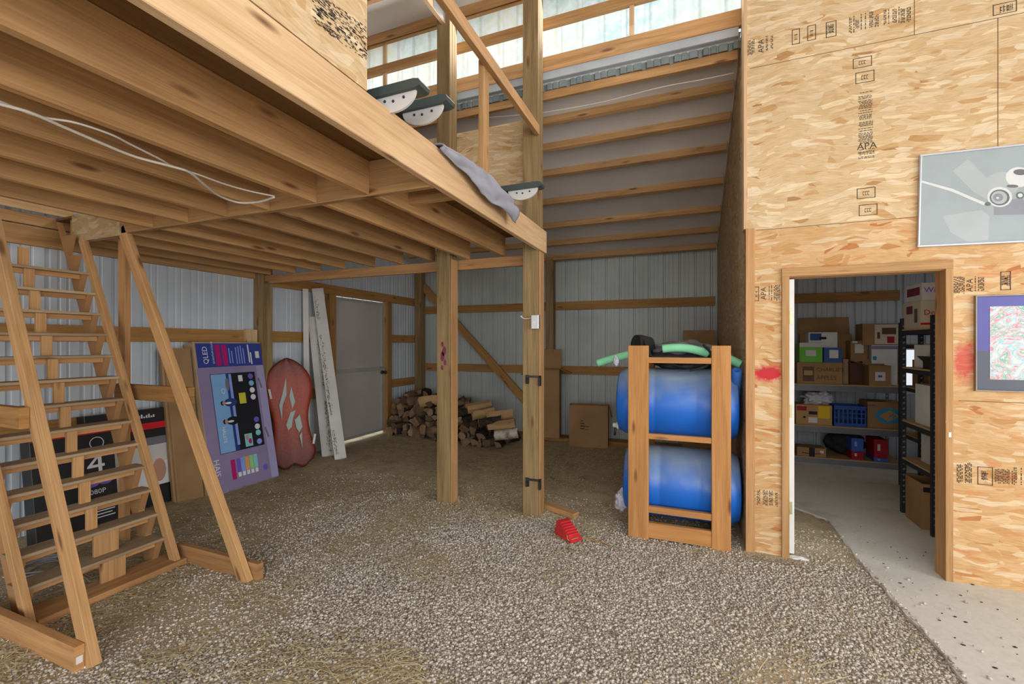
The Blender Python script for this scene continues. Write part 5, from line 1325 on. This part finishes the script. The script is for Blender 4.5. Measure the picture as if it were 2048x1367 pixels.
poly([(1985, 404), (2040, 392), (2060, 425), (1985, 428)][::-1], 3, -0.0106)
ell(1995, 392, 25, 20, 4, -0.011); ell(1995, 393, 20, 16, 5, -0.0112); ell(1994, 393, 16, 13, 1, -0.0114); ell(1992, 393, 10, 8, 3, -0.0116); ell(1991, 394, 3, 2, 4, -0.0118)
ell(2036, 388, 8, 7, 5, -0.0112); ell(2036, 388, 5, 4, 4, -0.0114); ell(1972, 406, 6, 4, 5, -0.0112); ell(2020, 370, 12, 3, 5, -0.0112)
emit('print_sheet', bm, mats, pf, local=True)
a = P(1948, 591, 'y', yp); b = P(1948, 781, 'y', yp); Hd = a.z - b.z; Wd = 0.62; t = 0.008
pf = thing('framed_painting', 'colourful floral painting in a blue mount and bronze frame', 'picture', (b.x, YW - 0.001, b.z))
bm = newbm()
for lo, hi in (((0, -0.022, 0), (Wd, 0, t)), ((0, -0.022, Hd - t), (Wd, 0, Hd)), ((0, -0.022, t), (t, 0, Hd - t)), ((Wd - t, -0.022, t), (Wd, 0, Hd - t))): box(bm, lo, hi, 0, 0.002)
emit('picture_frame', bm, 'frame_bronze', pf, local=True)
bm = newbm(); quad(bm, [(t, -0.010, Hd * 0.42), (Wd - t, -0.010, Hd * 0.42), (Wd - t, -0.010, Hd - t), (t, -0.010, Hd - t)], 0); quad(bm, [(t, -0.010, t), (Wd - t, -0.010, t), (Wd - t, -0.010, Hd * 0.42), (t, -0.010, Hd * 0.42)], 1)
emit('mount_board', bm, ['mat_indigo', 'mat_slate'], pf, local=True)
x0 = P(1978, 650, 'y', yp).x - b.x; z0 = P(1978, 758, 'y', yp).z - b.z; z1 = P(1978, 613, 'y', yp).z - b.z
bm = newbm(); quad(bm, [(x0, -0.012, z0), (Wd - x0, -0.012, z0), (Wd - x0, -0.012, z1), (x0, -0.012, z1)]); emit('painting_sheet', bm, 'floral', pf, local=True)

# ------------------------------------------------------------------ store room shelving
def shelf_unit(name, label, x0, x1, y0, y1, levels, ztop, mat, board='card_cut', wp_=0.035, holes=True, lip=0.07):
    t = thing(name, label, 'shelf', ((x0 + x1) / 2, (y0 + y1) / 2, 0.012))
    for x in (x0, x1 - wp_):
        for y in (y0, y1 - wp_):
            bm = newbm(); box(bm, (x, y, 0.013), (x + wp_, y + 0.003, ztop)); box(bm, (x if x == x0 else x + wp_ - 0.003, y + 0.003, 0.013), ((x if x == x0 else x + wp_ - 0.003) + 0.003, y + wp_, ztop))
            u_ = emit('shelf_post', bm, mat, t)
            if holes:
                bm = newbm(); z = 0.1
                while z < ztop - 0.03: quad(bm, [(x + 0.009, y - 0.001, z), (x + 0.026, y - 0.001, z + 0.006), (x + 0.026, y - 0.001, z + 0.022), (x + 0.009, y - 0.001, z + 0.016)]); z += 0.05
                emit('hole_pattern', bm, holes if isinstance(holes, str) else 'endplate', u_)
    for z in levels:
        bm = newbm(); box(bm, (x0 + 0.004, y0 + 0.004, z - 0.012), (x1 - 0.004, y1 - 0.004, z), 0, 0, 0); s_ = emit('shelf_board', bm, board, t)
        bm = newbm()
        for y in (y0 + 0.0035, y1 - 0.010): box(bm, (x0 + 0.003, y, z - lip - 0.002), (x1 - 0.003, y + 0.006, z - 0.0125 if y < (y0 + y1) / 2 else z - 0.013))
        for x in (x0 + 0.0035, x1 - 0.010): box(bm, (x, y0 + 0.01, z - lip), (x + 0.006, y1 - 0.01, z - 0.013))
        emit('shelf_edge', bm, mat, s_)
    return t
SY = 6.77
shelf_unit('metal_shelf', 'wide grey steel shelf unit filled with cartons along the storeroom wall', 0.98, P(1813, 850, 'y', SY).x, SY, SY + 0.55, (1.03, 0.50, 0.09), 1.035, 'shelfgrey', lip=0.085)
GRP = 'cartons on the grey storeroom shelf'
def sbox(u0, v0, u1, v1, y, zb, label, mat, depth=0.25, rects=(), mats_=('paper',), texts=(), kind='c', flaps=(), name='carton', rot=0.0, group=GRP, cat='carton'):
    a = P(u0, v1, 'y', y); b = P(u1, v0, 'y', y); w = b.x - a.x; h = b.z - zb if zb is not None else b.z - a.z; z = zb if zb is not None else a.z
    cx = (a.x + b.x) / 2
    if kind == 'o': o = open_carton(name, label, (cx, y + depth / 2, z), rot, w, depth, h, mat, flaps, group=group, cat=cat)
    else: o = closed_carton(name, label, (cx, y + depth / 2, z), rot, w, depth, h, mat, group, cat)
    if rects or texts: decal('printed_face', o, rects, mats_, w, depth, h, texts)
    return o, w, h, z + h
ZA, ZB, ZC = 1.031, 0.501, 0.091
o, w, h, z1 = sbox(1594, 725, 1685, 767, SY + 0.03, ZA, 'brown fruit carton printed CHARLIE\'S APPLES beneath the green box', 'card', 0.30, [(0.13, 0.12, 0.38, 0.80, 0), (0.16, 0.40, 0.35, 0.62, 1)], ('brown_print', 'tan_print', 'brown_print'), [('CHARLIE\'S', 0.43, 0.60, 0.065, 0), ('APPLES', 0.43, 0.22, 0.070, 0)])
sbox(1599, 685, 1645, 725, SY + 0.05, z1 + .001, 'bright green box with a grey label', 'greenbox', 0.2, [(0.0, 0.78, 1, 1, 0), (0.28, 0.32, 0.72, 0.62, 0)], ('endplate',))
sbox(1648, 695, 1684, 727, SY + 0.04, z1 + .001, 'small dark blue box with a white label beside the green box', 'bluebox', 0.2, [(0.3, 0.3, 0.8, 0.85, 0)])
o, w, h, z2 = sbox(1617, 664, 1675, 727, SY + 0.28, z1 + 0.001 if False else ZA, 'white and blue printed carton standing behind the green box', 'white', 0.22, [(0.05, 0.84, 0.45, 0.98, 0), (0.38, 0.86, 0.62, 0.91, 1), (0.1, 0.60, 0.6, 0.70, 0)], ('bluebox', 'black_print'))
sbox(1600, 668, 1704, 760, SY + 0.47, ZA, 'large open brown carton with a raised flap at the back of the shelf', 'card', 0.10, kind='o', flaps=(('b', 0.24, 1.4),))
sbox(1686, 718, 1697, 765, SY + 0.20, ZA, 'narrow brown carton edge squeezed beside the apple carton', 'card_pale', 0.25)
sbox(1701, 681, 1736, 725, SY + 0.26, 1.30, 'upright brown carton with a square white label', 'card', 0.2, [(0.25, 0.45, 0.75, 0.85, 0), (0.1, 0.9, 0.4, 0.98, 0)])
sbox(1699, 723, 1738, 760, SY + 0.26, ZA, 'dark brown carton beneath the upright labelled carton', 'brown_print', 0.25)
o, w, h, z3 = sbox(1743, 690, 1795, 719, SY + 0.22, ZA + 0.0, 'white carton with a purple band and a blue spot', 'white', 0.25, [(0, 0.90, 1, 0.98, 0), (0.05, 0.62, 0.2, 0.72, 1)], ('purple_print', 'teal_print'))
sbox(1725, 646, 1796, 690, SY + 0.24, z3 + .001, 'big brown and cream patterned carton on top of the purple banded carton', 'card', 0.26, [(0.35, 0.05, 1, 0.95, 0), (0.55, 0.5, 0.95, 0.8, 1), (0.7, 0.1, 0.9, 0.4, 2), (0.42, 0.3, 0.5, 0.6, 1)], ('cream_print', 'brown_print', 'crimson_box'))
sbox(1738, 731, 1782, 771, SY + 0.01, ZA, 'open brown carton with a white label at the shelf front', 'card', 0.20, [(0.28, 0.25, 0.75, 0.68, 0), (0.42, 0.42, 0.6, 0.52, 1)], ('paper', 'bluebox'), kind='o', flaps=(('l', 0.17, 0.3), ('b', 0.10, 0.8)))
# middle shelf
o, w, h, z4 = sbox(1592, 811, 1664, 850, SY + 0.03, ZB, 'fruit carton with a yellow label on the middle shelf', 'tan_print', 0.32, [(0.62, 0.35, 0.94, 0.96, 0), (0.36, 0.52, 0.6, 0.68, 1), (0.35, 0.1, 0.6, 0.38, 2), (0.02, 0.7, 0.3, 0.92, 3), (0.2, 0.32, 0.27, 0.42, 1)], ('yellow_label', 'black_print', 'paper', 'crimson_box'))
c = P(1634, 800, 'y', SY + 0.15); bm = newbm(); lump(bm, (c.x, SY + 0.17, z4 + 0.07), 0.17, 0.10, 0.08, 4, 0.55, 2.6); lump(bm, (c.x + 0.07, SY + 0.16, z4 + 0.10), 0.09, 0.07, 0.07, 9, 0.5, 2.6)
tag(emit('plastic_bag', bm, 'plasticbag', loc=(c.x, SY + 0.17, z4)), 'crumpled white plastic bag on the yellow labelled fruit carton', 'bag')
a, b = P(1669, 855, 'y', SY + 0.03), P(1733, 813, 'y', SY + 0.03)
cr = thing('milk_crate', 'blue plastic crate on the middle shelf', 'crate', ((a.x + b.x) / 2, SY + 0.18, ZB)); w = b.x - a.x; h = b.z - ZB; d = 0.28
bm = newbm()
for sx in (-1, 1): box(bm, (-w / 2 if sx < 0 else w / 2 - 0.012, -d / 2, 0), (-w / 2 + 0.012 if sx < 0 else w / 2, d / 2, h))
for y in (-d / 2, d / 2 - 0.012):
    box(bm, (-w / 2 + .012, y, 0), (w / 2 - .012, y + 0.012, 0.045)); box(bm, (-w / 2 + .012, y, h - 0.05), (w / 2 - .012, y + 0.012, h))
    for k_ in range(1, 7): x = -w / 2 + w * k_ / 7; box(bm, (x - 0.008, y + .001, 0.045), (x + 0.008, y + 0.011, h - 0.05))
    for k_ in (0.4, 0.62): box(bm, (-w / 2 + .012, y + 0.002, h * k_), (w / 2 - .012, y + 0.010, h * k_ + 0.012))
box(bm, (-w / 2 + .012, -d / 2 + .012, 0), (w / 2 - .012, d / 2 - .012, 0.01))
emit('crate_body', bm, 'bluecrate', cr, local=True)
o, w, h, _ = sbox(1735, 805, 1806, 858, SY + 0.06, ZB, 'brown carton with a blue oval E emblem', 'card', 0.3, [(0.0, 0.84, 0.22, 0.88, 0)], ('bluebox',))
bm = newbm(); y = -0.152
def el(rx, rz, mi_, yy): bm.faces.new([bm.verts.new((0.12 * w + rx * math.cos(a_), yy, h * 0.48 + rz * math.sin(a_))) for a_ in [2 * math.pi * i / 32 for i in range(32)]]).material_index = mi_
el(0.40 * w, 0.29 * h, 0, y); cx, cz = 0.12 * w, 0.48 * h
def pl(pts, mi_, yy): bm.faces.new([bm.verts.new((cx + px * w, yy, cz + pz * h)) for px, pz in pts]).material_index = mi_
pl([(-0.30, 0.0), (-0.05, -0.22), (0.30, 0.0), (0.02, 0.22)], 1, y - 0.0005)
for k_ in (0, 1): pl([(-0.02 + 0.10 * k_, -0.02 - 0.04 * k_), (0.01 + 0.10 * k_, -0.05 - 0.04 * k_), (0.12 + 0.08 * k_, 0.06 - 0.03 * k_), (0.09 + 0.08 * k_, 0.09 - 0.03 * k_)], 0, y - 0.001)
emit('oval_emblem', bm, ['teal_print', 'tan_print'], o, local=True)
# lower shelf
o, w, h, _ = sbox(1594, 897, 1652, 929, SY + 0.02, ZC, 'small taped brown parcel carton with a curved arrow mark', 'card', 0.22, [(0.42, 0, 0.62, 1, 0), (0.8, 0.45, 0.92, 0.75, 1)], ('black_print', 'paper'))
bm = newbm(); tube(bm, spline([(-0.33 * w, -0.112, h * 0.42), (0, -0.112, h * 0.30), (0.33 * w, -0.112, h * 0.42)]), 0.004, 6); emit('arrow_mark', bm, 'black_print', o, local=True)
def soda(u0, v0, u1, v1, y, zb, m_, lab, m2):
    sbox(u0, v0, u1, v1, y, zb, lab, m_, 0.28, [(0.25, 0.4, 0.45, 0.75, 0)], (m2,), group='drink cartons on the bottom shelf', name='drink_carton', cat='drink carton'); return
zz = P(1715, 903, 'y', SY + 0.05).z
soda(1703, 903, 1727, 938, SY + 0.05, ZC, 'crimson_box', 'red drink carton beneath a blue one, beside the dark bag', 'cream_print')
soda(1703, 877, 1727, 902, SY + 0.05, zz + 0.002, 'blue_box', 'blue drink carton topping the narrower stack', 'peri_print')
zz = P(1752, 915, 'y', SY + 0.03).z
soda(1748, 917, 1776, 944, SY + 0.02, ZC, 'blue_box', 'blue drink carton beneath a red one near the shelf post', 'peri_print')
soda(1748, 880, 1776, 916, SY + 0.02, zz + 0.002, 'crimson_box', 'red drink carton topping the wider stack near the shelf post', 'cream_print')
c = P(1690, 920, 'y', SY + 0.35); bm = newbm(); lump(bm, (c.x, SY + 0.36, ZC + 0.15), 0.22, 0.12, 0.16, 12, 0.25); tag(emit('dark_sack', bm, 'blackcloth', loc=(c.x, SY + 0.36, ZC)), 'dark slumped sack at the back of the bottom shelf', 'sack')

# second, black shelf by the doorway jamb
XB = 1.79
shelf_unit('metal_shelf', 'black slotted angle shelf unit half hidden by the doorway jamb', XB, 2.75, 4.53, 5.12, (1.68, 1.34, 0.86, 0.52), 1.78, 'shelfblack', 'card_cut', holes='grey_print', lip=0.05)
shelf_unit('metal_shelf', 'dark slotted shelf unit standing further back beyond the black one', 2.12, 3.0, 5.62, 6.1, (1.55, 1.1, 0.6, 0.15), 1.78, 'shelfblack', 'card_cut', holes='grey_print', lip=0.05)
G2 = 'cartons on the black shelf'
o = closed_carton('fruit_carton', 'white and tan fruit carton lettered Dole in red on the black shelf', (XB + 0.26, 4.94, 1.681), 0, 0.48, 0.33, 0.235, 'cream_print', G2)
decal('printed_face', o, [(0.0, 0.12, 1, 0.2, 0), (0.3, 0.80, 0.55, 0.9, 1)], ('red_print', 'black_print'), 0.48, 0.33, 0.235, [('Dole', 0.04, 0.48, 0.062, 0)])
bm = newbm(); xx = -0.2408; quad(bm, [(xx, 0.1, 0.13), (xx, -0.02, 0.13), (xx, -0.02, 0.20), (xx, 0.1, 0.20)]); quad(bm, [(xx, -0.05, 0.05), (xx, -0.11, 0.05), (xx, -0.11, 0.17), (xx, -0.05, 0.17)], 1); emit('side_print', bm, ['maroon_print', 'greycloth'], o, local=True)
o = closed_carton('fruit_carton', 'white carton with purple script stacked on the red lettered fruit carton', (XB + 0.275, 4.95, 1.917), 0, 0.48, 0.31, 0.15, 'white', G2)
decal('printed_face', o, [(0.35, 0.02, 0.6, 0.1, 0)], ('black_print', 'violet_print'), 0.48, 0.31, 0.15, [('Wine', 0.03, 0.45, 0.062, 1)])
bm = newbm(); xx = -0.2408; quad(bm, [(xx, 0.12, 0.05), (xx, -0.12, 0.05), (xx, -0.12, 0.12), (xx, 0.12, 0.12)]); emit('side_print', bm, 'maroon_print', o, local=True)
o = closed_carton('paper_carton', 'white printed carton between the slotted posts of the black shelf', (XB + 0.28, 4.86, 1.341), 0.1, 0.42, 0.3, 0.2, 'white', G2)
decal('printed_face', o, [(0.15, 0.6, 0.4, 0.8, 0), (0.5, 0.3, 0.8, 0.4, 0)], ('lilac_print',), 0.42, 0.3, 0.2)
o = open_carton('black_tray', 'shallow black plastic tray pushed to the front of the black shelf', (XB + 0.20, 4.67, 1.341), 0.08, 0.32, 0.22, 0.06, 'black', (('l', 0.06, 0.8),), group=None, cat='tray')
o = closed_carton('paper_stack', 'stack of white paper packets low on the black shelf', (XB + 0.22, 4.80, 0.861), 0, 0.34, 0.3, 0.34, 'white', G2, 'papers'); decal('printed_face', o, [(0, 0.5, 1, 0.52, 0), (0, 0.75, 1, 0.77, 0), (0, 0.25, 1, 0.27, 0)], ('grey_print',), 0.34, 0.3, 0.34)
o = closed_carton('storage_carton', 'tan carton on the dark shelf unit further back', (2.42, 5.84, 1.101), 0, 0.42, 0.35, 0.28, 'card', None)
o = closed_carton('storage_carton', 'pale carton low on the dark shelf unit further back', (2.45, 5.84, 0.601), 0, 0.42, 0.35, 0.3, 'card_pale', None)
o = closed_carton('storage_carton', 'grey bin on the second lowest level of the black shelf', (XB + 0.3, 4.8, 0.521), 0, 0.4, 0.35, 0.24, 'endplate', None, 'bin')
o = open_carton('floor_carton', 'brown carton with a hand hole on the concrete beneath the black shelf', (XB + 0.225, 4.84, 0.0135), 0, 0.46, 0.3, 0.375, 'card', (), None or 0.0)
decal('hand_hole', o, [(0.02, 0.82, 0.6, 0.93, 0)], ('black_print',), 0.46, 0.3, 0.375)

# bits of litter and the spot of white plaster at the door foot
c = P(1597, 1117, 'z', 0); bm = newbm(); lump(bm, (c.x, c.y, 0.0), 0.07, 0.03, 0.018, 5, 0.5, 2.2, 3); tag(emit('plaster_lump', bm, 'white', loc=(c.x, c.y, 0)), 'crumbled white plaster on the gravel at the open door foot', 'plaster')
r = random.Random(9)
bm = newbm(); n = 0
while n < 45:
    u, v = r.uniform(1640, 2040), r.uniform(1050, 1360); c = P(u, v, 'z', 0.0125)
    if c.x < edge_x(c.y) + 0.08: continue
    s = 0.002 + 0.006 * r.random() ** 2; a_ = r.uniform(0, 6.28)
    d1 = Vector((math.cos(a_), math.sin(a_), 0)); d2 = Vector((-d1.y, d1.x, 0)); lump(bm, (c.x, c.y, 0.014), s * 1.6, s, 0.003, n, 0.4, 2, 1); n += 1
tag(emit('floor_debris', bm, 'bark'), 'small dark crumbs strewn over the concrete', 'debris', kind='stuff')
